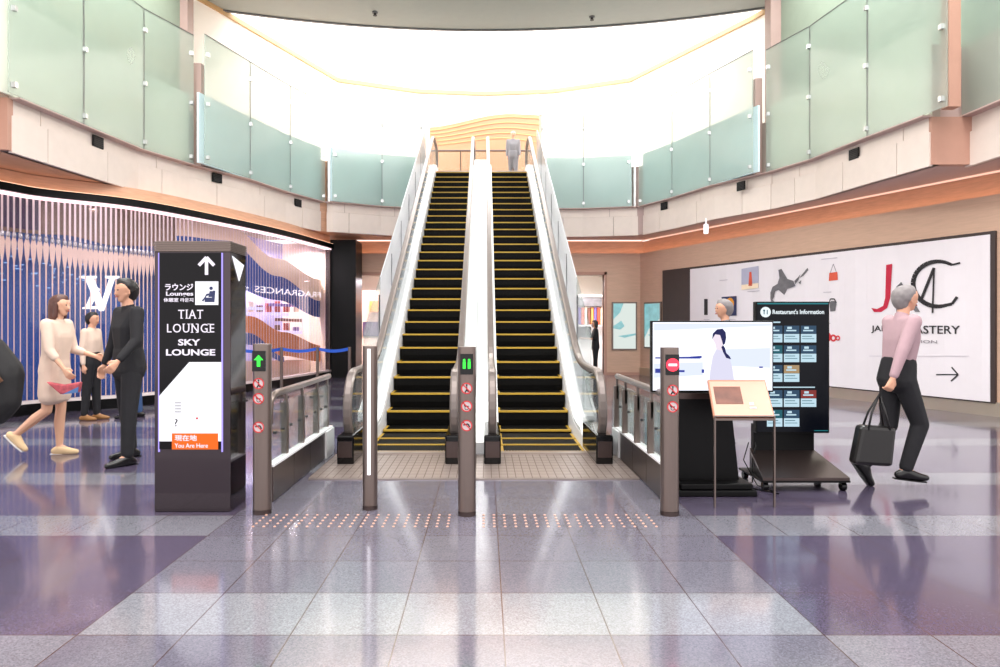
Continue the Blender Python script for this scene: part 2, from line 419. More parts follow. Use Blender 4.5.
# upper floor slabs (their undersides are the lower ceilings)
def slab(pts, mname, name, z0=ZS, z1=ZF-.02):
    m_ = MB(); m_.zero = True; m_.prism([(x, y, z0) for x, y in pts], (0, 0, z1-z0)); return struct(m_.build(name, mname))
fl = offset(L1+L2[1:], -.2); flr = offset(list(R1)+[R2[1], R2[2], R2[3]], .2)
slab([(-12, 5.0)]+[(-7.1, 5.0), (-7.0, 9.27), (-6.5, 9.27)]+fl[1:]+[(-3.85, 17.3), (-2.7, 18.15), (-1.0, 18.35), (-1.0, 18.9), (-12, 18.9)], 'copper_wood', 'ceiling_left')
slab([(12, 5.0)]+[(7.4, 5.0), (7.3, 10.12), (6.64, 10.12)]+flr[1:]+[(3.85, 17.8), (2.65, 18.2), (1.0, 18.35), (1.0, 18.9), (12, 18.9)], 'soffit_mauve', 'ceiling_right')
m_ = MB(); m_.zero = True; m_.box(-12, 12, 18.36, 26, ZF-.5, ZF); struct(m_.build('floor_upper', 'cream_stone'))

# cream stone fascia with two tiers and joints
def fascia(line, side, name):
    m_ = MB(); m_.zero = True
    s_ = side
    f = offset(line, .16*s_)
    def seg(a, b_, o0, o1, z0, z1, mi): m_.curtain([a, b_], o0*s_, o1*s_, z0, z1, mi)
    m_.curtain(line, .17*s_, .30*s_, ZS, ZF-.02, 1)
    tot = sum(math.dist(a, b_) for a, b_ in zip(line, line[1:]))
    n = max(2, round(tot/1.5))
    for z0, z1, o, sh in ((ZS-.02, 4.24, .12, .5), (4.25, ZG+.02, .15, .42)):
        cuts = [0]+[(k+sh)/n for k in range(n)]+[1]
        for a, b_ in zip(cuts, cuts[1:]):
            e = .006/tot
            pts = [lerp_line(line, a+e)[0]]
            acc = 0
            for i in range(1, len(line)-1):
                acc = sum(math.dist(line[j], line[j+1]) for j in range(i))/tot
                if a+e < acc < b_-e: pts.append(line[i])
            pts.append(lerp_line(line, b_-e)[0])
            m_.curtain(pts, o*s_, .18*s_, z0, z1, 0)
    m_.curtain(line, .0*s_, .2*s_, ZG-.02, ZG, 2)
    return struct(m_.build(name, ['cream_stone', 'stone_joint', 'soffit_mauve']))
fascia([(-6.29, 9.2)]+L1[1:], -1, 'trim_1'); fascia([(-5.6, 12.97)]+L2[1:], -1, 'trim_2'); fascia([L2[-1], (-3.79, 16.95)]+L3[1:], -1, 'trim_3')
fascia([(6.42, 9.98)]+R1[1:], 1, 'trim_4'); fascia([(5.66, 13.66)]+R2[1:], 1, 'trim_5'); fascia([(3.8, 17.62), R3[1], R3[0]], -(-1) if False else 1, 'trim_6') if False else None
R3r = [R3[0], R3[1], (3.82, 17.62), (3.98, 17.6)]
def fascia_far(line, name):
    fascia(line, -1, name)
fascia_far(R3r, 'trim_6')
fascia([(7.1, 6.0), (7.0, 10.1)], 1, 'trim_7'); fascia([(-7.1, 5.5), (-6.8, 8.6)], -1, 'trim_8')
# return faces at the near ends
m_ = MB(); m_.zero = True; m_.box(6.56, 7.2, 9.99, 10.12, ZS, ZG-.02); struct(m_.build('trim_9', 'pillar_pink'))
m_ = MB(); m_.zero = True; m_.box(-7.2, -6.42, 9.14, 9.25, ZS, ZG-.02); struct(m_.build('trim_10', 'pillar_pink'))

# balcony glass runs
def glass_run(line, label, side, n_extra=0, grp='glass balcony balustrades'):
    c = line[len(line)//2]
    t = thing('glass_balustrade', label, 'balustrade', (c[0], c[1], ZG), grp)
    pts = line
    for a, b_ in zip(pts, pts[1:]):
        d = Vector((b_[0]-a[0], b_[1]-a[1])); l = d.length; d /= l
        a2 = (a[0]+d.x*.006, a[1]+d.y*.006); b2 = (b_[0]-d.x*.006, b_[1]-d.y*.006)
        m = MB(); m.curtain([a2, b2], -.008, .008, ZG, ZT); m.build('glass_pane', 'balcony_glass', t)
        m = MB(); m.curtain([a2, b2], -.009, .009, ZT, ZT+.012); m.build('edge_strip', 'panel_joint', t)
    jm = MB()
    for p in pts[1:-1] if len(pts) > 2 else []:
        jm.box(p[0]-.006, p[0]+.006, p[1]-.012, p[1]+.012, ZG, ZT-.01)
    # curb behind the glass and top handrail
    if jm.v: jm.build('joint_strip', 'panel_joint', t)
    for i, p in enumerate(pts):
        dd = lerp_line(pts, min(.999, max(.001, i/(len(pts)-1))))[1]
        nrm = Vector((dd[1], -dd[0]))*(-side)
        q0 = Vector((p[0], p[1]))
        if i == 0: q0 += Vector(dd)*.08
        if i == len(pts)-1: q0 -= Vector(dd)*.08
        for z in (6.56, 5.62, 4.6):
            q = q0+nrm*.02
            m = MB(); m.box(q.x-.035, q.x+.035, q.y-.03, q.y+.03, z-.035, z+.035); m.build('clip', 'clip_metal', t)
    return t
glass_run(L1, 'dim green frosted glass balustrade on the upper left, nearest of the left runs', -1)
glass_run(L2, 'bright frosted glass balustrade on the left, angled beside the mauve pillar', -1)
glass_run(L3, 'frosted glass balustrade facing front, just left of the escalator top', -1)
glass_run(R3[::-1], 'frosted glass balustrade facing front, just right of the escalator top', 1)
glass_run(R2, 'bright frosted glass balustrade on the right between two mauve uprights', 1)
glass_run(R1, 'dim green frosted glass balustrade above the white banner', 1)
m_ = thing('glass_balustrade', 'brownish glass balustrade at the upper right corner, set behind the pink pillar', 'balustrade', (6.95, 8.2, ZG), 'glass balcony balustrades')
x_ = MB(); x_.curtain([(7.12, 6.5), (7.05, 10.05)], -.008, .008, ZG+.02, ZT+.5); x_.build('glass_pane', 'balcony_glass', m_)
m_ = thing('glass_balustrade', 'sliver of glass balustrade at the far left edge of the upper floor', 'balustrade', (-6.9, 8, ZG), 'glass balcony balustrades')
x_ = MB(); x_.curtain([(-7.0, 6.2), (-6.5, 8.9)], -.008, .008, ZG, ZT+.3); x_.build('glass_pane', 'balcony_glass', m_)
# solid curb that stands behind the glass up to 0.3 m above the upper floor
for nm, line, s_, mt in (('trim_11', L2, -1, 'curb_tint'), ('trim_12', L3, -1, 'curb_tint'), ('trim_13', R3r[:2]+[(3.8, 17.62)], -1, 'curb_tint'), ('trim_14', R2, 1, 'curb_tint'), ('trim_27', L1, -1, 'curb_green'), ('trim_28', [(6.42, 9.98)]+R1[1:], 1, 'curb_green')):
    m_ = MB(); m_.zero = True
    m_.curtain(line, .12*s_, .165*s_, ZG+.02, 5.84); struct(m_.build(nm, mt))
# uprights between runs
for nm, x, y, wx, z1, mt in (('trim_15', -5.55, 13.15, .16, 6.45, 'pillar_mauve'), ('trim_16', 5.60, 13.95, .14, 6.45, 'pillar_mauve'), ('trim_17', 6.62, 9.62, .17, 9, 'pillar_pink'),
                          ('trim_18', -3.89, 17.0, .05, 6.9, 'clip_metal'), ('trim_19', 3.89, 17.7, .05, 6.9, 'clip_metal')):
    m_ = MB(); m_.zero = True; m_.box(x-wx/2, x+wx/2, y-.04, y+.12, ZG, z1); struct(m_.build(nm, mt))

# small black vents under the glass
for px, py, d, lab in ((98, 142, 10.8, 'leftmost, under the dim green glass'), (217, 178, 13.2, 'middle of the left three, beside the pillar foot'), (298, 203, 15.9, 'left side, farthest, under the bright glass'),
                     (664, 206, 15.9, 'right side, farthest'), (741, 186, 13.8, 'right side, middle one near the mauve upright'), (854, 154, 11.2, 'right side, nearest, above the banner')):
    s_ = -1 if px < 485 else 1; k_ = (px-CX)/FP
    for ln in (L1, [(-5.6, 12.97)]+L2[1:], R2, R1):
        lo_ = offset(ln, .12*s_)
        for a, b_ in zip(lo_, lo_[1:]):
            fa, fb_ = a[0]-k_*a[1], b_[0]-k_*b_[1]
            if fa*fb_ <= 0 and (a[0] < 0) == (px < 485): q = fa/(fa-fb_); d = a[1]+(b_[1]-a[1])*q; aa = math.atan2(b_[1]-a[1], b_[0]-a[0])
    x, y, z = at(px, py, d)
    t = thing('speaker_vent', 'small black vent in the cream fascia, '+lab, 'vent', (x, y, z-.09), 'black fascia vents')
    ca, sa = math.cos(aa), math.sin(aa)
    def vb(m_, u0, u1, w0, w1, z0, z1): m_.prism([(x+ca*u-sa*w_, y+sa*u+ca*w_, z0) for u, w_ in ((u0, w0), (u1, w0), (u1, w1), (u0, w1))], (0, 0, z1-z0))
    m_ = MB(); vb(m_, -.12, .12, -.012, .012, z-.09, z+.09); m_.build('housing', 'black', t)
    m_ = MB()
    for k in range(5): vb(m_, -.1, .1, -.016, .016, z-.07+k*.03, z-.055+k*.03)
    m_.build('grille', 'dark_joint', t)

# upper walls behind the near glass, and edge columns
m_ = MB(); m_.zero = True; m_.curtain([(-7.4, 5), (-6.95, 11), (-6.45, 14.5)], 0, -.2, ZF-.03, ZC); struct(m_.build('wall_upper_left', 'wall_green'))
m_ = MB(); m_.zero = True; m_.curtain([(7.6, 5), (7.1, 11), (6.25, 14.5)], 0, .2, ZF-.03, ZC); struct(m_.build('wall_upper_right', 'wall_green'))
m_ = MB(); m_.zero = True; m_.box(-6.5, -6.3, 14.4, 14.7, ZF-.03, ZC+3); struct(m_.build('trim_20', 'pillar_mauve'))
m_ = MB(); m_.zero = True; m_.box(6.05, 6.27, 14.4, 14.7, ZF-.03, ZC+3); struct(m_.build('trim_21', 'pillar_mauve'))

# ceiling disc over the near half
Rr, yc = 18.7, -1.2
arc = [(Rr*math.sin(a), yc+Rr*math.cos(a)) for a in [R(-33+66*k/40) for k in range(41)]]
m_ = MB(); m_.zero = True; m_.prism([(x, y, ZC) for x, y in [(-11, 3.0)]+arc+[(11, 3.0)]], (0, 0, .35)); struct(m_.build('ceiling', 'ceiling_grey'))
m_ = MB(); m_.zero = True; m_.curtain(arc, -.05, .03, ZC-.03, ZC+.01); m_.curtain(arc, -.16, -.05, ZC+.02, ZC+.2, 1); struct(m_.build('trim_22', ['ceiling_edge', 'ceiling_grey']))
for px, py in ((375, 12), (592, 16.5)):
    d = (ZC-EYE)*FP/(CY-py); x, y, z = at(px, py, d)
    t = thing('sprinkler', 'tiny dark sprinkler head on the grey ceiling, %s of the two' % ('left' if px < 480 else 'right'), 'sprinkler', (x, y, ZC-.09), 'ceiling sprinklers')
    m_ = MB(); m_.tube([(x, y, ZC), (x, y, ZC-.03)], .07, 12); m_.build('plate', 'ceiling_edge', t)
    m_ = MB(); m_.tube([(x, y, ZC-.03), (x, y, ZC-.08)], .03, 8); m_.tube([(x, y, ZC-.08), (x, y, ZC-.09)], .05, 8); m_.build('nozzle', 'dark_joint', t)
# outer ring wall, trim and skylight
ringL = [(-7.6, 13.5), (-6.4, 16.3), (-4.55, 21.0), (-2.2, 22.0), (0, 22.25), (2.2, 22.0), (4.5, 21.0), (6.6, 16.8), (7.8, 14.0)]
m_ = MB(); m_.zero = True; m_.curtain(ringL, 0, -.3, ZF, ZC); m_.curtain(offset(ringL, -.3), 0, -.3, ZC, 11.8); struct(m_.build('wall_far', 'white_wall'))
m_ = MB(); m_.zero = True; m_.curtain(ringL, .06, -.3, ZC-.1, ZC+.02); struct(m_.build('trim_23', 'cream_trim'))
m_ = MB(); m_.zero = True; m_.box(-9, 9, 14.5, 24, 11.9, 12.0); struct(m_.build('window_1', 'skylight_glow'), 'bright white skylight panels over the far half')
# spot track fixtures seen just beyond the disc edge
for k, px in enumerate((388, 432, 484, 531, 578)):
    x, y, z = at(px, 34+abs(px-484)*.02, 19.5)
    t = thing('track_spotlight', 'small white ceiling spotlight above the balcony, '+['leftmost', 'second from left', 'centre one', 'second from right', 'rightmost'][k]+' of five', 'spotlight', (x, y, z), 'white ceiling spotlights')
    m_ = MB(); m_.tube([(x, y, 11.9), (x, y, z+.12)], .015, 6); m_.build('stem', 'white_metal', t)
    m_ = MB(); m_.tube([(x, y-.02, z+.12), (x, y+.1, z-.12)], [.05, .08], 10); m_.build('head', 'white_metal', t)

# curved wood wall behind the landing
WW = []
for k in range(17):
    x = -1.75+k*3.55/16; WW.append((x, 21.55-.25*math.cos((k-8)/8*1.5)))
def zt(i):
    x = WW[i][0]; t_ = min(1, max(0, (x+1.75)/2.7)); return 7.66+.38*(t_*t_*(3-2*t_))-(.0 if x < 3 else .2*(x-3))
m_ = MB(); m_.curtain(WW, -.15, 0, ZF, zt)
t = thing('wood_screen', 'peach wooden feature wall with a sloping curved top behind the escalator landing', 'feature wall', (0, 21.5, ZF))
m_.build('panel', 'peach_wood', t)
m_ = MB()
for j in range(5):
    m_.curtain(WW, 0, .02, lambda i, j=j: zt(i)-.12-j*.11-.02*i*(j*.25), lambda i, j=j: zt(i)-.09-j*.11-.02*i*(j*.25))
m_.build('curved_groove', 'cream_trim', t)

# landing guard rail
t = thing('landing_railing', 'glass guard rail with steel top across the upper landing', 'railing', (0, 20.6, ZF))
m_ = MB(); m_.tube([(-1.6, 20.6, 6.68), (1.5, 20.6, 6.68)], .03, 8); m_.build('top_rail', 'steel_dark', t)
for x0, x1 in ((-1.58, -.75), (-.73, .1), (.12, .85), (.87, 1.5)):
    m_ = MB(); m_.box(x0, x1, 20.59, 20.61, ZF+.05, 6.64); m_.build('glass_pane', 'clear_glass', t)
for x in (-1.59, -.74, .11, .86, 1.5):
    m_ = MB(); m_.box(x-.012, x+.012, 20.57, 20.63, ZF, 6.66); m_.build('post', 'steel_dark', t)

# ------------------------------------------------------------------ lower walls
Y = 19.0
def wallbox(name, parts, m1='wall_wood'):
    m_ = MB(); m_.zero = True
    for p in parts: m_.box(*p)
    return struct(m_.build(name, m1))
wallbox('wall_back', [(-4.4, -3.55, Y, Y+.2, 0, 3.4), (-3.55, -2.05, Y, Y+.2, 2.8, 3.4), (-2.05, 1.9, Y, Y+.2, 0, 3.4), (1.9, 3.32, Y, Y+.2, 2.8, 3.4), (3.32, 4.36, Y, Y+.2, 0, 3.4)])
RW = [(4.34, 19.0), (8.87, 7.8)]      # right wall, far to near
RWn = Vector((RW[1][0]-RW[0][0], RW[1][1]-RW[0][1])).normalized()
m_ = MB(); m_.zero = True; m_.curtain(RW, 0, -.2, 0, 3.4); struct(m_.build('wall_right', 'wall_wood'))
# cove: band set back, lamp strip on the ledge
m_ = MB(); m_.zero = True; m_.curtain([(-4.4, 19), (4.34, 19), RW[1]], -.2, -.32, 3.2, ZS); struct(m_.build('trim_24', 'copper_wood'))
m_ = MB(); m_.zero = True; m_.curtain([(-4.4, 19), (4.34, 19), RW[1]], -.07, -.12, 3.385, 3.405); m_.build('cove_lamp_strip', 'led_orange')
tag(bpy.data.objects['cove_lamp_strip'], 'warm orange cove lamp strip along the top of the wood walls', 'cove lamp')
m_ = MB(); m_.zero = True; m_.curtain([(-4.4, 19), (4.34, 19), RW[1]], -.0, -.03, 3.735, 3.76); m_.build('soffit_edge_glow', 'edge_glow_pink')  # no lamp: glowing strip stands in for light caught by the soffit edge
tag(bpy.data.objects['soffit_edge_glow'], 'thin pink glow painted for light caught where the soffit meets the copper band', 'cove lamp')
# plinth of the right wall
m_ = MB(); m_.zero = True; m_.curtain(RW, .0, .03, 0, .22); struct(m_.build('baseboard_right', 'base_metal'))
m_ = MB(); m_.zero = True
for x0, x1 in ((-4.4, -3.55), (-2.05, 1.9), (3.4, 4.34)): m_.box(x0, x1, 18.98, 19.0, 0, .08)
struct(m_.build('baseboard_back', 'pillar_pink'))
# door frames and rooms beyond
for nm, x0, x1 in (('door_1', -3.55, -2.05), ('door_2', 1.9, 3.32)):
    m_ = MB(); m_.zero = True
    m_.box(x0-.07, x0, 18.93, 19.25, 0, 2.88); m_.box(x1, x1+.07, 18.93, 19.25, 0, 2.88); m_.box(x0-.07, x1+.07, 18.93, 19.25, 2.8, 2.88)
    struct(m_.build(nm, 'pillar_pink'))
    m_ = MB(); m_.zero = True
    m_.box(x0-.6, x1+.6, 22.5, 22.6, 0, 3.2); m_.box(x0-.7, x0-.6, 19.2, 22.6, 0, 3.2); m_.box(x1+.6, x1+.7, 19.2, 22.6, 0, 3.2); m_.box(x0-.7, x1+.7, 19.2, 22.6, 3.0, 3.1)
    struct(m_.build('wall_'+('doorway_left' if x0 < 0 else 'doorway_right'), 'white_wall'))
# shop furniture seen through the right doorway
t = thing('display_shelf', 'white shop shelf with striped orange goods through the right doorway', 'shelf', (3.2, 21.6, 0))
m_ = MB(); m_.box(2.3, 4.0, 21.4, 21.9, 0, .9); m_.box(2.3, 4.0, 21.75, 21.9, .9, 2.3); m_.box(2.3, 4.0, 21.4, 21.9, 2.28, 2.36); m_.build('cabinet', 'white_metal', t)
cols = ['shop_orange', 'print_bag', 'product_brown', 'shelf_purple', 'shop_cream']
for k in range(16):
    m_ = MB(); x = 2.35+k*.1; m_.box(x, x+.07, 21.45, 21.7, 1.42, 1.95); m_.build('hanging_item', cols[(k*3) % 5], t)
m_ = MB(); m_.box(2.3, 4.0, 21.4, 21.9, 1.36, 1.4); m_.build('shelf_board', 'white_metal', t)
m_ = MB(); m_.box(2.3, 4.0, 21.35, 21.42, 2.0, 2.24); m_.build('sign_band', 'print_grey', t)
m_ = MB(); m_.box(2.5, 3.3, 21.2, 21.38, 1.0, 1.35); m_.build('dark_rack', 'black', t)
t = thing('display_shelf', 'pink lit shop display through the left doorway beside the black shop corner', 'shelf', (-3.0, 21.0, 0))
m_ = MB(); m_.box(-3.9, -2.4, 21.2, 21.6, 0, 1.0); m_.box(-3.9, -2.4, 21.5, 21.6, 1.0, 2.5); m_.build('cabinet', 'shop_pink', t)
m_ = MB(); m_.box(-3.6, -2.7, 21.15, 21.5, 1.8, 2.15); m_.build('orange_panel', 'shop_orange', t)
m_ = MB(); m_.box(-3.8, -2.5, 21.15, 21.5, 1.05, 1.5); m_.build('purple_panel', 'shop_purple', t)

# illuminated posters
def poster(fr, u0, u1, z0, z1, label):
    c = fr.p((u0+u1)/2, z0, .03); t = thing('framed_poster', label, 'poster', c)
    m_ = MB(); fr.rect(m_, u0-.04, u1+.04, z0-.04, z1+.04, 0, .002, .04); m_.build('frame', 'poster_frame', t)
    m_ = MB(); fr.rect(m_, u0, u1, z0, z1, 0, .043, .004); m_.build('print', 'poster_white', t)
    m_ = MB(); w_, h_ = u1-u0, z1-z0
    fr.poly(m_, [(u0, z1), (u0+w_*.45, z1), (u0+w_*.3, z1-h_*.2), (u0+w_*.1, z1-h_*.3), (u0, z1-h_*.35)], 0, .048)
    fr.poly(m_, [(u0, z0+h_*.5), (u0+w_*.35, z0+h_*.62), (u0+w_*.5, z0+h_*.5), (u0+w_*.3, z0+h_*.42), (u0, z0+h_*.45)], 0, .048)
    fr.poly(m_, [(u0+w_*.2, z0+h_*.28), (u1, z0+h_*.34), (u1, z0+h_*.3), (u0+w_*.5, z0+h_*.24)], 0, .048)
    if 'right wall' in label: fr.poly(m_, [(u0, z1), (u1, z1), (u1, z0+h_*.65), (u0+w_*.6, z0+h_*.5), (u0+w_*.4, z0+h_*.5), (u0, z0+h_*.2)], 0, .048)
    m_.build('blue_artwork', 'poster_teal', t)
FB = Frame((0, 19.0, 0), (1, 0, 0))
poster(FB, 3.58, 4.2, .74, 2.0, 'lit pale blue and white framed poster on the back wall right of the doorway')
FR = Frame((RW[0][0], RW[0][1], 0), (RWn.x, RWn.y, 0))
def rw(px, py):
    """pixel seen on the right wall -> (u along the wall from the far corner, z)"""
    k = (px-CX)/FP; sl = (RW[1][0]-RW[0][0])/(RW[0][1]-RW[1][1])
    d = (RW[0][0]+sl*RW[0][1])/(k+sl); x = k*d
    return (math.hypot(x-RW[0][0], d-RW[0][1]), EYE+(CY-py)*d/FP)
poster(FR, rw(646, 300)[0], rw(661, 300)[0], .8, 1.98, 'lit teal framed poster on the right wall beside the dark board')

# ------------------------------------------------------------------ right wall banner
u0, u1, ub = rw(664, 300)[0], rw(997, 300)[0], rw(692, 300)[0]
m_ = MB(); FR.rect(m_, u0, u1, .2, 2.84, 0, .0, .05); m_.build('dark_board', 'brown_board')
tag(bpy.data.objects['dark_board'], 'dark brown board fixed on the right wood wall behind the white banner', 'board')
ban = thing('wall_banner', 'long white fabric banner with red and black monogram on the right wall', 'banner', FR.p((u0+u1)/2, .22, .06))
m_ = MB()
N_ = 60
ub1 = rw(992.5, 300)[0]; vv = []; ff = []
for i in range(N_+1):
    u = ub+(ub1-ub)*i/N_; dd = .062+.006*math.sin(i*1.3)
    vv += [FR.p(u, .22, dd), FR.p(u, 2.79, dd-.003), FR.p(u, 2.79, .052), FR.p(u, .22, .052)]
for i in range(N_):
    for j in range(4): ff.append((i*4+j, i*4+(j+1) % 4, i*4+4+(j+1) % 4, i*4+4+j))
ff += [(3, 2, 1, 0), (N_*4, N_*4+1, N_*4+2, N_*4+3)]
m_.add(vv, ff); m_.build('cloth', 'banner_white', ban, smooth=False)
def W(*pts): return [rw(*p) for p in pts]
D0 = .07
def prt(name, mname, polys, d=D0):
    m_ = MB()
    for p in polys: FR.poly(m_, W(*p), 0, d, .002)
    return m_.build(name, mname, ban)
def prtline(name, mname, pts, wd, d=D0):
    m_ = MB()
    q = W(*pts)
    for i, (a, b_) in enumerate(zip(q, q[1:])):
        w_ = wd[i] if isinstance(wd, (list, tuple)) else wd
        FR.line(m_, [a, b_], w_, 0, d, .002)
    return m_.build(name, mname, ban)
# monogram
prt('monogram_red_stroke', 'print_red', [[(889, 265), (895, 264), (893, 298), (890, 308), (884, 312), (877, 312), (874, 308), (880, 309), (886, 306), (888, 298)]])
prt('monogram_grey_stroke', 'print_grey', [[(899, 287), (904, 282), (903, 309), (899, 312)], [(904, 282), (923, 312), (918, 312), (902, 288)]])
def curve_pts(cx_, cy_, rx, ry, a0, a1, n=22): return [(cx_+rx*math.cos(R(a0+(a1-a0)*k/n)), cy_-ry*math.sin(R(a0+(a1-a0)*k/n))) for k in range(n+1)]
cp = [(963, 263), (955, 265)]+curve_pts(941, 284, 25, 22.5, 62, 290)[0:]+[(955, 304), (960, 297)]
prtline('monogram_black_curve', 'print_black', cp, [.03]+[.045+.04*math.sin(k/24*math.pi) for k in range(len(cp))])
prtline('monogram_thin_stroke', 'print_black', [(924, 300), (937, 268), (935.5, 313)], [.05, .028], D0+.003)
u_, z_ = rw(874, 333); u2, z2 = rw(963, 333)
letters('JAPAN', FR, u_, z_, (u2-u_)*.36, .135, 'print_black', ban, 'brand_lettering', bold=.01, d=D0)
letters('MASTERY', FR, u_+(u2-u_)*.42, z_, (u2-u_)*.58, .135, 'print_black', ban, 'brand_lettering', bold=.01, d=D0)
u_, z_ = rw(886, 342); u2, _ = rw(940, 342)
letters('COLLECTION', FR, u_, z_, u2-u_, .05, 'print_text', ban, 'small_lettering', d=D0)
prtline('arrow', 'print_black', [(939, 374.5), (961, 374.5)], .02); prtline('arrow_head', 'print_black', [(954.5, 367), (961, 374.5), (954, 381)], .022)
prtline('thin_rule', 'print_pale', [(872, 356), (972, 356)], .01)
u_, z_ = rw(874, 381); u2, _ = rw(934, 381)
letters('EVENT & SHOPS', FR, u_, z_, u2-u_, .09, 'print_text', ban, 'small_lettering', d=D0) if False else None
# island map
prt('map', 'print_grey', [[(781, 270), (784, 269), (790, 279), (796, 281), (798, 286), (790, 289), (787, 295), (781, 290), (778, 291), (776, 297), (773, 293), (775, 287), (780, 284), (782, 278)],
                          [(773, 292), (777, 296), (775, 300), (779, 303), (775, 306), (773, 299)], [(797, 281), (801, 277), (803, 274), (801, 280), (798, 284)], [(802, 278), (806, 273), (810, 268), (811, 270), (806, 276)], [(801, 283), (804, 280), (803, 284)]])
# pictures and goods
prt('picture_ground', 'print_lilac', [[(744, 269), (761, 266), (761, 288), (744, 290)]]); prt('picture_base', 'shop_cream', [[(744, 285), (761, 283), (761, 288), (744, 290)]], D0+.003); prt('picture_figure', 'print_bag', [[(752, 272), (754, 272), (755, 286), (751, 286)]], D0+.003)
prt('pale_picture', 'print_pale', [[(725, 273), (740, 271), (740, 290), (725, 292)]]) if False else None
prt('dark_picture', 'print_blue', [[(724, 297), (739, 296), (739, 315.5), (724, 316)]])
m_ = MB(); u_, z_ = rw(732.5, 303.5); FR.disc(m_, u_, z_, .13, 0, D0+.003, .002); m_.build('orange_moon', 'print_orange', ban)
prt('black_flask', 'print_black', [[(706.5, 299), (710, 299), (710, 315), (706.5, 315)]])
prt('orange_handbag', 'print_bag', [[(832, 273), (840, 272), (840.5, 280), (831.5, 281)]]); prtline('handbag_strap', 'print_text', [(833, 273), (836, 264), (839, 272)], .012)
prt('kettle_picture', 'print_grey', [[(832, 303), (834, 301), (838, 301), (839, 304), (838, 311), (833, 311.5)]]); prtline('kettle_handle', 'print_black', [(832, 303), (833, 299), (837, 299), (839, 303)], .02)
m_ = MB()
for px, py, r in ((829.5, 337, .1), (836, 338, .07), (840.5, 338, .05)):
    u_, z_ = rw(px, py); FR.ring(m_, u_, z_, r, r*.5 if r < .1 else r*.95, 0, D0, .002, 16)
m_.build('red_cups', 'sign_red', ban)
m_ = MB()
for px0, px1, py in ((722, 730, 281), (750, 762, 292), (824, 840, 260), (826, 834, 293), (706, 712, 320), (724, 738, 320), (824, 833, 324)):
    (ua, za), (ubb, _) = rw(px0, py), rw(px1, py); FR.rect(m_, ua, ubb, za, za+.02, 0, D0, .002)
m_.build('caption_lines', 'print_pale', ban)
# wall mounted camera-like white fixture on the soffit edge
x, y, z = at(706, 229, 15.0)
t = thing('wall_spotlight', 'small white spotlight hanging under the right soffit above the dark board', 'spotlight', (x, y, z-.1))
m_ = MB(); m_.tube([(x, y, z+.1), (x, y, ZS)], .02, 8); m_.build('stem', 'white_metal', t)
m_ = MB(); m_.tube([(x, y, z+.1), (x, y, z-.1)], .05, 12); m_.build('head', 'strip_white', t)

# ------------------------------------------------------------------ left shop front
SH = [(-7.9, 8.6), (-7.27, 10.2), (-7.0, 10.75), (-6.09, 11.6), (-5.43, 12.96), (-4.62, 15.4), (-4.1, 18.0)]
def seg_smooth(line, n=8):
    out = []
    P_ = [line[0]]+line+[line[-1]]
    for i in range(1, len(P_)-2):
        for k in range(n):
            t_ = k/n; a, b_, c, d = P_[i-1], P_[i], P_[i+1], P_[i+2]
            out.append(tuple(.5*((2*b_[j])+(-a[j]+c[j])*t_+(2*a[j]-5*b_[j]+4*c[j]-d[j])*t_*t_+(-a[j]+3*b_[j]-3*c[j]+d[j])*t_**3) for j in (0, 1)))
    out.append(line[-1]); return out
SHs = seg_smooth(SH)
shop = thing('shop_facade', 'glowing shop facade of white vertical rods over blue panels under a black header', 'shop front', (-5.6, 13, 0))
m_ = MB(); m_.curtain(SHs, -.3, .1, 3.42, 3.54); m_.build('header', 'black', shop)
m_ = MB(); m_.curtain(SHs, -.3, .0, 3.54, ZS-.01); m_.build('copper_band', 'copper_wood', shop)
m_ = MB(); m_.curtain(SHs, -.2, .02, 0, .17); m_.build('plinth', 'black', shop)
m_ = MB(); m_.curtain(SHs, -.1, .03, 3.385, 3.42); m_.build('lamp_strip', 'shop_strip', shop)
m_ = MB(); m_.curtain(SHs, -.08, .03, .17, .22); m_.build('sill', 'rod_white', shop)
m_ = MB(); m_.curtain(SHs, -.012, .0, .22, 3.385); m_.build('glass_pane', 'shop_glass', shop)
def spx(px):
    """point on the shop line in the direction of a pixel column"""
    k = (px-CX)/FP
    for a, b_ in zip(SHs, SHs[1:]):
        fa = a[0]-k*a[1]; fb = b_[0]-k*b_[1]
        if fa <= 0 <= fb or fb <= 0 <= fa:
            t_ = fa/(fa-fb) if fa != fb else 0; return Vector((a[0]+(b_[0]-a[0])*t_, a[1]+(b_[1]-a[1])*t_))
    return Vector(SHs[0] if px < 100 else SHs[-1])
m_ = MB(); m_.zero = True; m_.curtain(SHs, .02, .08, 3.542, 3.552); tag(m_.build('cove_lamp_strip', 'led_header'), 'warm cove lamp strip on top of the black shop header', 'cove lamp')
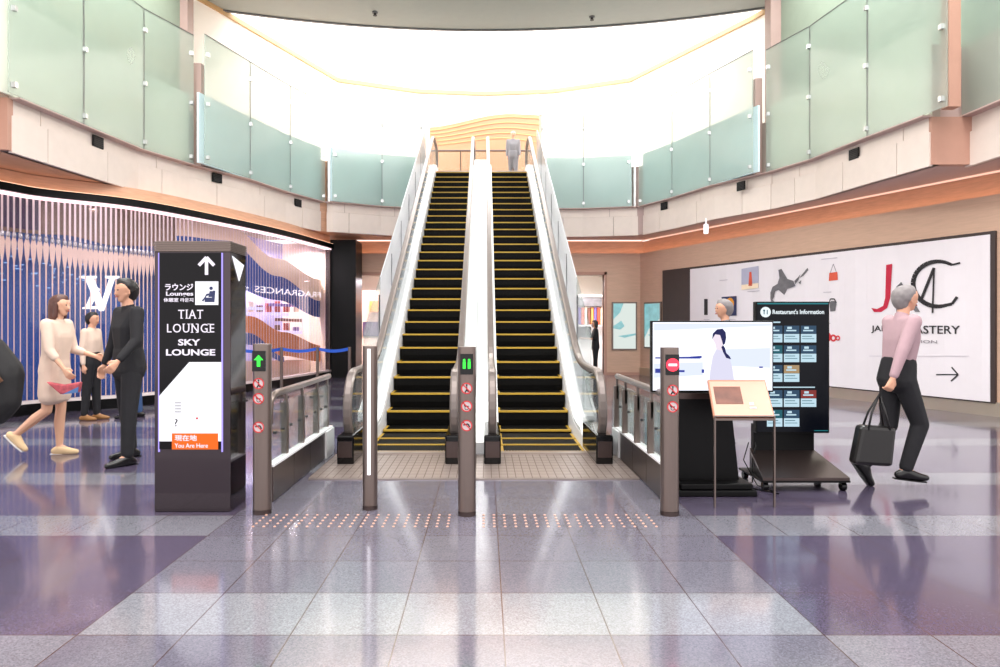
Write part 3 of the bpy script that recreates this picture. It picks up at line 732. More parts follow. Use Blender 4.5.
# rods: thin at the top, a twist, then a leaf that tapers
def twist_y(px):  # height of the twist along the wave
    return 232+px*.16-(0 if px < 90 else (px-90)*.05) if px < 200 else 252
px = -14.0; nr = 0
while px < 329 and nr < 98:
    q = spx(px) if px > -10 else Vector(SHs[4]); 
    if px <= -10: px += 6; continue
    d = q.y; zt_ = EYE+(CY-twist_y(px))*d/FP
    q2 = spx(px+1.5); tv = (q2-q); tv.normalize(); nv = Vector((-tv.y, tv.x)) ; nv = -nv
    m_ = MB(); c = q+nv*.0-Vector((nv.x, nv.y))*.06*0
    back = Vector((-tv.y, tv.x))*.05
    c = q+back
    zs_ = [.22, .8, 1.5, zt_-.42, zt_-.28, zt_-.12, zt_-.04, zt_+.03, zt_+.12, 3.385]
    if px < 195:
        wd = [.013, .013, .013, .022, .062, .085, .05, .024, .03, .03]
    else:
        wd = [.008]*10
    vs_ = []; fs = []
    ms = []
    for z, w_ in zip(zs_, wd):
        for a, b_ in ((-w_/2, -.003), (w_/2, -.003), (w_/2, .003), (-w_/2, .003)):
            p = c+tv*a+nv*b_; vs_.append((p.x, p.y, z))
    for i in range(len(zs_)-1):
        for j in range(4): fs.append((i*4+j, i*4+(j+1) % 4, i*4+4+(j+1) % 4, i*4+4+j))
    fs += [(3, 2, 1, 0), (36, 37, 38, 39)]
    m_.add(vs_, fs, 0)
    n4 = (len(zs_)-1)*4
    for i in range(24 if px < 195 else 0, n4): m_.m[i] = 1
    if px < 195: m_.sphere((c.x, c.y, zt_), .04, 2, 8, (.8, .8, 1.4))
    m_.build('rod', ['shop_pink', 'rod_white', 'clip_metal'], shop); nr += 1
    px += 6.1 if px < 60 else (5.2 if px < 130 else (4.1 if px < 200 else 2.75))
# blue and tan backdrop and the lit interior
BK = offset(SHs, -.55)
def bz(px, py):
    q = spx(px); return EYE+(CY-py)*(q.y)/FP
def band(top, bot, mname, name, off, parent=shop, x0=None, x1=None, n=40):
    xs = [p[0] for p in top]; a, b_ = xs[0], xs[-1]
    def ip(tb, x):
        for p, q in zip(tb, tb[1:]):
            if p[0] <= x <= q[0]: k = (x-p[0])/(q[0]-p[0]); k = k*k*(3-2*k); return p[1]+(q[1]-p[1])*k
        return tb[-1][1]
    m_ = MB(); vs_ = []; fs = []
    for i in range(n+1):
        x = a+(b_-a)*i/n; q = spx(max(x, -9)); q2 = spx(max(x, -9)+1.5); tv = (q2-q)
        if tv.length < 1e-6: tv = Vector((1, 1))
        tv.normalize(); back = Vector((-tv.y, tv.x))
        for zz, oo in ((ip(bot, x), 0), (ip(top, x), 0), (ip(top, x), .02), (ip(bot, x), .02)):
            z = max(.02, EYE+(CY-zz)*q.y/FP); p = q+back*(off+oo); vs_.append((p.x, p.y, min(z, 3.6)))
    for i in range(n):
        for j in range(4): fs.append((i*4+j, i*4+(j+1) % 4, i*4+4+(j+1) % 4, i*4+4+j))
    fs += [(3, 2, 1, 0), (n*4, n*4+1, n*4+2, n*4+3)]
    m_.add(vs_, fs); return m_.build(name, mname, parent)
band([(-8, 100), (245, 100)], [(-8, 500), (245, 500)], 'shop_blue', 'blue_backdrop', .42)
band([(-8, 150), (245, 180)], [(-8, 228), (60, 232), (130, 244), (200, 246), (245, 235)], 'shop_tan', 'tan_backdrop', .38)
band([(-8, 170), (45, 190)], [(-8, 222), (45, 228)], 'shop_purple', 'purple_shape', .35)
band([(240, 150), (340, 150)], [(240, 420), (340, 420)], 'shop_lavender', 'interior_wall', 1.5)
m_ = MB(); m_.prism([(-4.2, 18.0, 0), (-4.2, 18.1, 0), (-6.6, 18.9, 0), (-6.6, 18.8, 0)], (0, 0, 3.6)); m_.build('interior_end_wall', 'shop_cream', shop)
band([(190, 205), (240, 222), (290, 258), (334, 280)], [(190, 235), (240, 240), (290, 285), (334, 302)], 'shop_cream', 'cream_wave', .34)
band([(190, 235), (240, 240), (290, 276), (334, 302)], [(190, 262), (240, 285), (290, 300), (334, 318)], 'shop_blue', 'blue_wave', .32)
band([(232, 308), (262, 316), (295, 332), (334, 346)], [(232, 322), (262, 333), (295, 356), (334, 362)], 'shop_orange', 'orange_wave', .30)
band([(232, 323), (262, 334), (295, 357)], [(232, 330), (262, 345), (295, 362)], 'shop_blue', 'blue_trail', .28)
band([(240, 362), (334, 360)], [(240, 420), (334, 400)], 'shop_cream', 'lower_counter', .6)
random.seed(4)
for (xa, xb, y, mm) in ((236, 262, 300, 'product_light'), (264, 296, 306, 'product_light'), (300, 330, 303, 'shelf_purple'), (300, 318, 312, 'product_light'), (302, 330, 330, 'product_light'), (306, 330, 318, 'product_brown'), (268, 290, 322, 'product_light')):
    band([(xa, y), (xb, y+1)], [(xa, y+3), (xb, y+4)], mm, 'shelf_light', .8, n=6)
for k in range(22):
    x = 240+(k % 11)*8.4; y = 312 if k < 11 else 334
    band([(x, y-7-(k % 3)*2), (x+5, y-7-(k % 3)*2)], [(x, y), (x+5, y)], random.choice(['product_red', 'product_brown', 'shelf_purple', 'shop_cream', 'shop_blue', 'shop_pink']), 'product', .85, n=1)
for k in range(46):
    x = random.uniform(0, 90); y = 262+random.gauss(0, 9)+x*.12
    band([(x, y-.6), (x+3, y-.6)], [(x, y+.5), (x+3, y+.5)], 'blue_dots', 'light_dot', .38, n=1)
# mirrored fragrance lettering on the inside of the glass
q0, q1 = spx(262), spx(327)
fr = Frame((q0.x, q0.y, 0), (q1.x-q0.x, q1.y-q0.y, 0)); z_ = EYE+(CY-292)*q0.y/FP
letters('FRAGRANCES', fr, 0, z_, (q1-q0).length, .14, 'logo_white', shop, 'mirrored_lettering', mirror=True, d=-.18)
# black corner pier
m_ = MB(); m_.box(-4.12, -3.42, 18.0, 18.9, 0, 3.66); m_.build('black_corner_pier', 'black')
struct(bpy.data.objects['black_corner_pier']); bpy.data.objects['black_corner_pier'].name = 'trim_25'
m_ = MB(); m_.box(-4.2, -4.08, 17.9, 18.0, 0, 3.5); struct(m_.build('trim_26', 'steel_dark'))
# shop monogram, an L crossed by a V
lg = thing('shop_monogram', 'large white serif V over L monogram sign glowing on the blue shop front', 'sign', (-6.2, 11.3, 1.6))
d = 11.25
def Lp(*pts): return [((px_-CX)*d/FP, EYE+(CY-py_)*d/FP) for px_, py_ in pts]
fl_ = Frame((0, d, 0), (1, 0, 0))
m_ = MB()
for poly in ([(80, 276), (97, 276), (97, 278), (94, 278.5), (103, 301), (110, 279), (106, 278), (106, 276), (119.5, 276), (119.5, 278), (115, 279), (104, 311), (100, 311), (86, 279), (80, 278)],):
    fl_.poly(m_, Lp(*poly), 0, 0, .03)
m_.build('letter_v', 'logo_white', lg)
m_ = MB()
for poly in ([(94, 286), (99, 289), (90, 306), (98, 306.5), (104, 302), (103, 309), (82, 309), (82, 307.5), (85, 306.5)],):
    fl_.poly(m_, Lp(*poly), 0, -.04, .03)
m_.build('letter_l', 'logo_white', lg)

# ------------------------------------------------------------------ escalators
D0E, SL = 8.64, .578
def zs(d): return max(0, min(5.56, SL*(d-D0E)))
def line_pts(h, d0=8.1, d1=18.9, n=60):
    """smooth (y,z) line at height h above the step noses"""
    out = []
    for i in range(n+1):
        d = d0+(d1-d0)*i/n; out.append((d, (zs(d-.35)+2*zs(d)+zs(d+.35))/4+h))
    return out
def arc_pts(cy_, cz, r, a0, a1, n=12): return [(cy_+r*math.cos(R(a0+(a1-a0)*k/n)), cz+r*math.sin(R(a0+(a1-a0)*k/n))) for k in range(n+1)]
def strip_poly(mb, top, bot, x0, x1, mi=0):
    """solid sheet between two (y,z) lines"""
    n = len(top); vs_ = []
    for (a, b_) in zip(top, bot): vs_ += [(x0, b_[0], b_[1]), (x1, b_[0], b_[1]), (x1, a[0], a[1]), (x0, a[0], a[1])]
    fs = []
    for i in range(n-1):
        for j in range(4): fs.append((i*4+j, i*4+(j+1) % 4, i*4+4+(j+1) % 4, i*4+4+j))
    fs += [(3, 2, 1, 0), ((n-1)*4, (n-1)*4+1, (n-1)*4+2, (n-1)*4+3)]
    return mb.add(vs_, fs, mi)

def step_mesh(wd):
    m_ = MB(); nb = 40; cell = wd/nb
    # body, then ribs on tread and riser, yellow edges
    m_.prism([(-wd/2, 0.01, -.006), (-wd/2, .40, -.006), (-wd/2, .40, -.05), (-wd/2, .06, -.21), (-wd/2, .035, -.21), (-wd/2, .012, -.12)], (wd, 0, 0), 0)
    for k in range(nb):
        x = -wd/2+k*cell
        m_.box(x, x+cell*.5, .03, .40, -.008, 0, 0)
        m_.prism([(x, .005, -.02), (x, .014, -.02), (x, .018, -.12), (x, .04, -.205), (x, .03, -.205), (x, .008, -.12)], (cell*.5, 0, 0), 0)
    m_.box(-wd/2, wd/2, -.002, .034, -.022, .002, 1)
    m_.box(-wd/2, -wd/2+.03, .034, .36, -.01, .002, 1); m_.box(wd/2-.03, wd/2, .034, .36, -.01, .002, 1)
    return m_

STEPME = None
def escalator(xo, xi, label, sgn):
    """xo outer step edge, xi inner step edge; sgn -1 left, +1 right"""
    global STEPME
    xc = (xo+xi)/2; wd = abs(xo-xi)-.012
    t = thing('escalator', label, 'escalator', (xc, 7.4, 0), 'pair of escalators')
    # steps
    first = None
    for k in range(28):
        dk = 8.70+.346*k; zk = .06+.2*k
        if STEPME is None:
            o = step_mesh(wd).build('step', ['step_black', 'yellow'], t); 
            o.data.transform(Matrix.Translation(wloc(t))); STEPME = o.data
        else:
            o = bpy.data.objects.new('step', STEPME); COL.objects.link(o); o.parent = t
        o.location = Vector((xc, dk, zk))-wloc(t)
    for k, dk in enumerate((7.46, 7.86, 8.26)):
        o = bpy.data.objects.new('step', STEPME); COL.objects.link(o); o.parent = t; o.location = Vector((xc, dk, .012+.006*k))-wloc(t)
    # comb and floor plates
    m_ = MB(); a, b_ = min(xo, xi)-.03, max(xo, xi)+.03
    fa, fb = (-1.60, -.11) if sgn < 0 else (-.09, 1.40)
    m_.box(fa, fb, 6.15, 7.3, 0.0, .012, 0)
    nx = 20
    for k in range(nx+1): x = fa+(fb-fa)*k/nx; m_.box(x-.004, x+.004, 6.17, 7.28, .0121, .0128, 1)
    for k in range(9): y = 6.2+k*.13; m_.box(fa, fb, y-.003, y+.003, .0121, .0128, 1)
    m_.build('floor_plate', ['metal_plate', 'metal_groove'], t)
    m_ = MB(); m_.box(a, b_, 7.3, 7.44, 0, .02, 0)
    for k in range(30): x = a+(b_-a)*(k+.5)/30; m_.box(x-.006, x+.006, 7.44, 7.5, .008, .018, 0)
    m_.build('comb_plate', ['metal_plate'], t)
    m_ = MB(); m_.box(fa, fb, 18.4, 19.9, 5.555, 5.575, 0); m_.build('landing_plate', ['metal_plate'], t)
    # skirts
    for x in (xo, xi):
        s_ = 1 if x > xc else -1
        pt = [(7.3, .1)]+line_pts(.16, 8.0, 18.9)+[(19.3, 5.72)]
        pb = [(7.3, 0)]+[(p[0], max(0, p[1]-.55)) for p in line_pts(.16, 8.0, 18.9)]+[(19.3, 5.4)]
        m_ = MB(); strip_poly(m_, pt, pb, x+s_*.002, x+s_*.012); m_.build('skirt_panel', 'white_metal', t)
    # rails: outer, inner
    xr_o = xo+sgn*.085; xr_i = -.315 if sgn < 0 else .075
    for xr, xe, inner in ((xr_o, xo, False), (xr_i, xi, True)):
        lo = line_pts(.93, 8.2, 18.6)
        rail = [(7.75, .11)]+arc_pts(7.27, .53, .385, 265, 90, 16)+[(7.7, .915)]+[(p[0], max(p[1], .915)) for p in lo]+[(18.9, 6.49), (19.3, 6.49)]+arc_pts(19.3, 6.1, .39, 88, -80, 14)
        m_ = MB(); m_.ribbon(rail, xr, .085, .05); m_.build('handrail', 'handrail', t, smooth=False)
        # guide under the rail and the glass
        g = [(p[0], p[1]-.04) for p in [(7.6, .915)]+[(q[0], max(q[1], .915)) for q in lo]+[(19.2, 6.49)]]
        m_ = MB(); m_.ribbon(g, xr, .05, .02); m_.build('rail_guide', 'steel', t)
        deck = [(p[0], p[1]) for p in line_pts(.2, 7.9, 18.9)]
        # glass lower newel piece
        ns = arc_pts(7.27, .53, .35, 255, 90, 14); 
        m_ = MB(); m_.prism([(xr-.006, a_, max(.2, b2)) for a_, b2 in ns]+[(xr-.006, 8.3, .88), (xr-.006, 8.3, .2)], (.012, 0, 0)); m_.build('newel_glass', 'clear_glass', t)
        top = [(p[0], max(p[1], .915)-.05) for p in lo]; bot = [(p[0], p[1]) for p in line_pts(.2, 8.2, 18.6)]
        for i0 in range(0, 60, 8):
            i1 = min(60, i0+8)
            m_ = MB(); strip_poly(m_, top[i0:i1+1], bot[i0:i1+1], xr-.006, xr+.006); m_.build('balustrade_glass', 'rail_glass', t)
        nt_ = arc_pts(19.3, 6.1, .35, 88, -60, 10)
        m_ = MB(); m_.prism([(xr-.006, 18.6, 5.76), (xr-.006, 18.6, 6.44)]+[(xr-.006, a_, max(5.76, b2)) for a_, b2 in nt_], (.012, 0, 0)); m_.build('newel_glass', 'clear_glass', t)
        # inner deck between skirt and glass
        if xe < xr: xa, xb = xe+.005, xr+.03
        else: xa, xb = xr-.03, xe-.005
        dk_t = [(7.35, .09), (7.7, .12)]+line_pts(.205, 8.0, 18.9)+[(19.3, 5.76)]
        m_ = MB(); strip_poly(m_, dk_t, [(p[0], p[1]-.05) for p in dk_t], xa, xb); m_.build('inner_deck', 'white_gloss', t)
        # newel base
        m_ = MB(); m_.box(xr-.085, xr+.085, 6.78, 7.75, 0, .3); m_.build('newel_base', 'black_gloss', t, bevel=.02)
        m_ = MB(); m_.box(xr-.07, xr+.07, 6.765, 6.785, .08, .24); m_.build('rail_inlet', 'steel_dark', t)
    # outer deck, guard glass with dark joints
    xg = xo+sgn*.27; a, b_ = (xg, xr_o-.03) if sgn < 0 else (xr_o+.03, xg)
    tp = line_pts(.2, 8.6, 18.6); m_ = MB(); strip_poly(m_, tp, [(p[0], p[1]-.05) for p in tp], a, b_); m_.build('outer_deck', 'white_metal', t)
    xx = sorted((xg, xg+sgn*.03))
    tp = [(p[0], p[1]) for p in line_pts(.25, 8.6, 18.6)]; bt = [(p[0], max(0.0, p[1]-1.15)) for p in tp]
    m_ = MB(); strip_poly(m_, tp, bt, xx[0], xx[1]); m_.build('side_cladding', 'white_metal', t)
    for k in range(1, 8):
        dj = 8.95+1.31*k; z = zs(dj)
        m_ = MB(); m_.box(xx[0]+.004, xx[1]-.004, dj-.018, dj+.018, z+.22, z+.92); m_.build('guard_joint', 'dark_joint', t)
    tp = line_pts(1.14, 8.95, 18.3); bt = line_pts(.25, 8.95, 18.3)
    for i0 in range(0, 60, 9):
        i1 = min(60, i0+9); m_ = MB(); strip_poly(m_, tp[i0:i1+1], bt[i0:i1+1], xx[0]+.008, xx[1]-.008); m_.build('guard_glass', 'clear_glass' if i0 == 0 else 'guard_glass', t)
    # centre deck half
    a, b_ = (-.285, -.12) if sgn < 0 else (-.12, .045)
    tp = [(7.4, .12)]+line_pts(.34, 8.2, 18.9)+[(19.4, 5.9)]
    m_ = MB(); strip_poly(m_, tp, [(p[0], max(0, p[1]-.9)) for p in tp], a+.003, b_-.003); m_.build('centre_deck', 'white_gloss', t)
    # truss below
    bt = [(p[0], max(0, p[1]-1.0)) for p in line_pts(.0, 9.6, 18.9)]; tp = [(p[0], p[1]-.35) for p in line_pts(0, 9.6, 18.9)]
    m_ = MB(); strip_poly(m_, tp, bt, min(xg, xi)+.04 if sgn < 0 else xi+.02, xi-.02 if sgn < 0 else max(xg, xi)-.04); m_.build('truss_casing', 'white_metal', t)
    return t
escalator(-1.31, -.37, 'left escalator with black steps and yellow edges, rising beside the shop front', -1)
escalator(1.11, .17, 'right escalator with black steps and yellow edges, nearer the screens', 1)

# tactile dots
tp = MB()
def dots(x0, x1, lab):
    m_ = MB()
    n = int((x1-x0)/.075)
    for i in range(n):
        for j in range(5):
            x = x0+i*.075+.02; y = 4.72+j*.072
            m_.tube([(x, y, 0), (x, y, .004), (x, y, .006)], [.010, .009, .005], 8)
    return m_
o = dots(-1.63, -.2, '').build('tactile_paving', 'tactile_dot'); tag(o, 'strip of raised pale tactile dots on the floor left of the centre bollard', 'tactile paving', kind='stuff')
o = dots(-.03, 1.25, '').build('tactile_paving', 'tactile_dot'); tag(o, 'strip of raised pale tactile dots on the floor right of the centre bollard', 'tactile paving', kind='stuff')

# ------------------------------------------------------------------ bollards
def bollard(x, y, r, h, label, kind):
    t = thing('bollard', label, 'bollard', (x, y, 0), 'steel bollards before the escalators')
    m_ = MB(); m_.tube([(x, y, .03), (x, y, h)], r, 28); m_.build('post', 'steel', t, bevel=.004)
    m_ = MB(); m_.tube([(x, y, 0), (x, y, .03)], r*1.03, 28); m_.build('base_ring', 'steel_dark', t)
    fr = Frame((x, y-r*.94, 0), (1, 0, 0))
    if kind == 'strip':
        m_ = MB(); m_.box(x-.012, x+.012, y-r-.003, y-r+.02, .27, h-.02); m_.build('light_strip', 'strip_white', t); return t
    m_ = MB(); fr.rect(m_, -r*.72, r*.72, h-.2, h-.05, 0, 0, .02); m_.build('display', 'black_gloss', t)
    m_ = MB(); zc = h-.125
    if kind == 'up':
        fr.poly(m_, [(0, zc+.045), (-.034, zc+.008), (-.012, zc+.008), (-.012, zc-.04), (.012, zc-.04), (.012, zc+.008), (.034, zc+.008)], 0, .021); m_.build('green_arrow', 'green_led', t)
    elif kind == 'info':
        for s_ in (-1, 1):
            fr.rect(m_, s_*.018-.010, s_*.018+.010, zc-.032, zc+.02, 0, .021); fr.disc(m_, s_*.018, zc+.03, .009, 0, .021)
        m_.build('green_symbols', 'green_led', t)
    else:
        fr.disc(m_, 0, zc, .048, 0, .021); m_.build('red_light', 'red_led', t)
        m_ = MB(); fr.rect(m_, -.03, .03, zc-.008, zc+.008, 0, .0245); m_.build('white_bar', 'strip_white', t)
    zl = {'up': [h-.29, h-.4, h-.61], 'info': [h-.3, h-.43, h-.57], 'stop': [h-.31, h-.43]}[kind]
    for i, z in enumerate(zl):
        m_ = MB(); fr.disc(m_, 0, z, .038, 0, .012, .01, 24); sgn_ = m_.build('prohibition_sign', 'sign_white', t)
        m_ = MB(); fr.ring(m_, 0, z, .041, .008, 0, .0225, .002, 24); fr.line(m_, [(-.03, z+.03), (.03, z-.03)], .008, 0, .0225, .002); m_.build('red_ring', 'sign_red', sgn_)
        m_ = MB()
        if i == 0: fr.disc(m_, 0, z+.024, .007, 0, .0222, .0015, 10); fr.line(m_, [(0, z+.015), (0, z-.01), (-.012, z-.03)], .01, 0, .0222, .0015); fr.line(m_, [(0, z-.01), (.014, z-.026)], .008, 0, .0222, .0015)
        elif i == 1: fr.ring(m_, 0, z-.012, .015, .004, 0, .0222, .0015, 14); fr.line(m_, [(-.02, z+.02), (-.014, z), (.015, z)], .007, 0, .0222, .0015)
        else: fr.line(m_, [(-.024, z+.004), (.01, z+.012), (.022, z-.012)], .01, 0, .0222, .0015)
        m_.build('pictogram', 'print_black', sgn_)
    return t
bollard(-1.66, 5.07, .067, 1.26, 'steel bollard with a green up arrow and three red signs, leftmost', 'up')
bollard(-.875, 5.18, .056, 1.24, 'slim steel bollard with a vertical white light strip', 'strip')
bollard(-.133, 5.02, .066, 1.24, 'steel bollard with green figures display between the two escalators', 'info')
bollard(1.365, 5.03, .067, 1.235, 'steel bollard with a round red light, before the big television', 'stop')
m_ = MB()
o = MB().tube([(.93, 6.9, 0), (.93, 6.9, .01)], .03, 12)

# ------------------------------------------------------------------ side barriers
def barrier(x, sgn, label):
    t = thing('glass_barrier', label, 'barrier', (x, 6.3, 0), 'steel and glass barriers beside the escalators')
    y0, y1 = 5.36, 7.1
    cuts = [y0, 5.95, 6.5, y1]
    for a, b_ in zip(cuts, cuts[1:]):
        m_ = MB(); m_.box(x-.03, x+.03, a+.004, b_-.004, 0.01, .28); m_.build('kick_panel', 'steel_dark', t)
    m_ = MB(); m_.box(x-.035, x+.035, y0, y1+.35, .28, .3); m_.build('ledge', 'white_metal', t)
    m_ = MB(); m_.box(x-.05, x+.05, y1, y1+.35, 0.005, .28); m_.build('end_block', 'white_metal', t)
    for y in (5.84, 6.36, 6.92, 7.36):
        m_ = MB(); m_.box(x-.045, x+.01, y-.02, y+.02, .3, .74); 
        m_.prism([(x-.02, y-.02, .6), (x-.02, y+.02, .6), (x-.02, y+.02, .82), (x-.02, y-.02, .82)], (.02, 0, 0)); m_.build('post', 'steel', t)
    for a, b_ in ((5.42, 5.8), (5.88, 6.32), (6.4, 6.88), (6.96, 7.32)):
        m_ = MB(); m_.box(x-.006, x+.006, a, b_, .3, .76); g = m_.build('glass_pane', 'clear_glass', t)
        for yy in (a+.08, b_-.08):
            m_ = MB(); m_.tube([(x-.014, yy, .53), (x+.014, yy, .53)], .012, 10); m_.build('stud', 'dark_joint', g)
    rail = [(x, 5.36, .62), (x, 5.36, .72), (x, 5.38, .79), (x, 5.44, .83), (x, 5.55, .845), (x, 7.4, .845)]
    m_ = MB(); m_.tube(rail, .03, 12); m_.build('handrail', 'steel', t, smooth=True)
    return t
barrier(-1.7, -1, 'steel and glass barrier with handrail on the left, behind the green arrow bollard')
barrier(1.44, 1, 'steel and glass barrier with handrail on the right, behind the red light bollard')

# queue stanchions with blue belts near the shop
prev = None
for k, (px, d) in enumerate(((240, 12.6), (281.5, 13.2), (317.5, 13.3), (349.5, 13.3))):
    x = (px-CX)*d/FP
    t = thing('stanchion', 'slim steel queue post before the shop, '+['leftmost, behind the sign pillar', 'second from left', 'third from left', 'rightmost, holding the end of the blue belt'][k], 'stanchion', (x, d, 0), 'queue posts with blue belts')
    m_ = MB(); m_.tube([(x, d, 0), (x, d, .02)], .15, 20); m_.build('base', 'steel_dark', t)
    m_ = MB(); m_.tube([(x, d, .02), (x, d, .97)], .03, 12); m_.build('post', 'steel', t)
    if prev:
        m_ = MB(); n = 10; px_, py_ = prev; vs_ = []; fs = []
        for i in range(n+1):
            a = i/n; xx = px_+.03+(x-px_-.06)*a; yy = py_+(d-py_)*a; z = .93-.04*math.sin(a*math.pi)
            vs_ += [(xx, yy-.004, z-.03), (xx, yy+.004, z-.03), (xx, yy+.004, z+.03), (xx, yy-.004, z+.03)]
        for i in range(n):
            for j in range(4): fs.append((i*4+j, i*4+(j+1) % 4, i*4+4+(j+1) % 4, i*4+4+j))
        fs += [(3, 2, 1, 0), (n*4, n*4+1, n*4+2, n*4+3)]
        m_.add(vs_, fs); m_.build('belt', 'blue_belt', t)
    prev = (x, d)

# ------------------------------------------------------------------ sign pillar
kx0, kx1, ky0, ky1 = -2.475, -1.905, 5.09, 5.42
ks = thing('sign_pillar', 'polished steel sign pillar with lit lounge directions, left of the bollards', 'sign', ((kx0+kx1)/2, 5.25, 0))
m_ = MB(); m_.box(kx0, kx1, ky0, ky1, 0, 1.95); m_.build('body', 'mirror_steel', ks, bevel=.005)
m_ = MB()
for k in range(6): m_.box(kx0-.005, kx1+.005, ky0-.005, ky1+.005, 1.952+k*.013, 1.96+k*.013)
m_.box(kx0+.01, kx1-.01, ky0+.01, ky1-.01, 1.95, 2.03); m_.build('ribbed_cap', 'steel', ks)
fk = Frame((kx0, ky0, 0), (1, 0, 0))
def ku(px): return (px-CX)*ky0/FP-kx0
def kv(py): return EYE+(CY-py)*ky0/FP
UL, UR, VB, VT = ku(160), ku(222), kv(449), kv(253)
m_ = MB(); fk.rect(m_, UL, UR, VB, VT, 0, 0, .012); m_.build('black_panel', 'sign_black', ks)
m_ = MB(); fk.rect(m_, UL-.008, UL, VB-.02, VT, 0, 0, .013); fk.rect(m_, UR, UR+.008, VB-.02, VT, 0, 0, .013); m_.build('violet_edge_light', 'kiosk_violet', ks)
m_ = MB(); fk.poly(m_, [(UL, kv(441)), (UR, kv(441)), (UR, kv(362)), (ku(190), kv(362)), (UL, kv(396))], 0, .012); m_.build('white_map_panel', 'kiosk_white', ks)
m_ = MB(); fk.rect(m_, ku(173), ku(219), kv(449), kv(433), 0, .016); op = m_.build('orange_label', 'kiosk_orange', ks)
letters('現在地', fk, ku(176), kv(440.5), ku(198)-ku(176), .045, 'kiosk_text', ks, d=.02, bold=.01)
letters('You Are Here', fk, ku(176), kv(447.3), ku(209)-ku(176), .033, 'kiosk_text', ks, d=.02)
letters('?', fk, ku(176), kv(426), .02, .055, 'print_black', ks, d=.016)
m_ = MB(); fk.disc(m_, ku(198), kv(418), .008, 0, .016); m_.build('red_map_dot', 'sign_red', ks)
m_ = MB()
for y in (403, 406, 409, 412): fk.rect(m_, ku(176), ku(182), kv(y), kv(y)+.006, 0, .016)
m_.build('map_lines', 'print_grey', ks)
def karrow(u, v, h, wd, m):
    mm = MB(); s_ = h
    fk.line(mm, [(u, v), (u, v+h*.92)], wd, 0, .013); fk.line(mm, [(u-h*.42, v+h*.52), (u, v+h*.97), (u+h*.42, v+h*.52)], wd, 0, .0135); return mm.build('up_arrow', m, ks)
karrow(ku(207.3), kv(275), .135, .024, 'kiosk_text')
letters('ラウンジ', fk, ku(166), kv(290.5), ku(194)-ku(166), .05, 'kiosk_text', ks, d=.013, bold=.02)
letters('Lounges', fk, ku(167), kv(297), ku(194)-ku(167), .04, 'kiosk_text', ks, d=.013, bold=.02)
letters('休憩室 라운지', fk, ku(164.5), kv(302), ku(194)-ku(164.5), .03, 'kiosk_text', ks, d=.013, bold=.01)
m_ = MB(); fk.rect(m_, ku(196), ku(219), kv(305), kv(281.5), 0, .012); m_.build('white_icon_square', 'kiosk_white', ks)
m_ = MB(); c0 = ku(196); s_ = (ku(219)-ku(196)); b0 = kv(305)
def ic(*pts): return [(c0+s_*a, b0+s_*b_) for a, b_ in pts]
fk.poly(m_, ic((.42, .12), (.84, .12), (.88, .62), (.78, .62), (.74, .32), (.42, .32)), 0, .016)
fk.poly(m_, ic((.58, .34), (.76, .34), (.78, .6), (.64, .6)), 0, .017); fk.disc(m_, c0+s_*.7, b0+s_*.72, s_*.075, 0, .017)
fk.poly(m_, ic((.3, .2), (.4, .3), (.5, .48), (.62, .5), (.62, .42), (.5, .38), (.36, .14)), 0, .0175)
m_.build('seated_figure_icon', 'print_blue', ks)
def serif_text(txt, u0_, v0_, u1_, h, name):
    o = letters(txt, fk, u0_, v0_, u1_-u0_, h, 'kiosk_text', ks, name, d=.013, spacing=1.15)
    mm = MB(); n = len(txt)
    # serifs at letter feet and heads
    wch = {'I': .45, 'T': .95, 'L': .85, 'A': 1.05, 'O': 1.2, 'U': 1.1, 'N': 1.15, 'G': 1.15, 'E': .95}
    tot = sum(wch[c] for c in txt); u = u0_
    for c in txt:
        wc = wch[c]/tot*(u1_-u0_)
        ft = {'I': [.5], 'T': [.5], 'L': [], 'A': [.12, .88], 'N': [.2, .8], 'U': [], 'E': [.2], 'O': [], 'G': []}[c]
        tpx = {'I': [.5], 'U': [.2, .8], 'N': [.2, .8], 'E': [.2]}.get(c, [])
        for f in ft: fk.rect(mm, u+wc*f-.009, u+wc*f+.009, v0_-.001, v0_+.004, 0, .0132)
        for f in tpx: fk.rect(mm, u+wc*f-.009, u+wc*f+.009, v0_+h-.004, v0_+h+.001, 0, .0132)
        u += wc
    mm.build('serifs', 'kiosk_text', o)
serif_text('TIAT', ku(179), kv(318.5), ku(204), .065, 'lettering'); serif_text('LOUNGE', ku(168), kv(332.5), ku(215), .065, 'lettering')
letters('SKY', fk, ku(179), kv(345.5), ku(201)-ku(179), .048, 'kiosk_text', ks, d=.013, bold=.025)
letters('LOUNGE', fk, ku(167), kv(355.5), ku(216)-ku(167), .048, 'kiosk_text', ks, d=.013, bold=.025)
m_ = MB(); fs_ = Frame((kx1, ky0, 0), (0, 1, 0)); fs_.poly(m_, [(.03, 1.92), (.27, 1.87), (.17, 1.74)], 0, 0, .006); m_.build('white_side_mark', 'kiosk_white', ks)

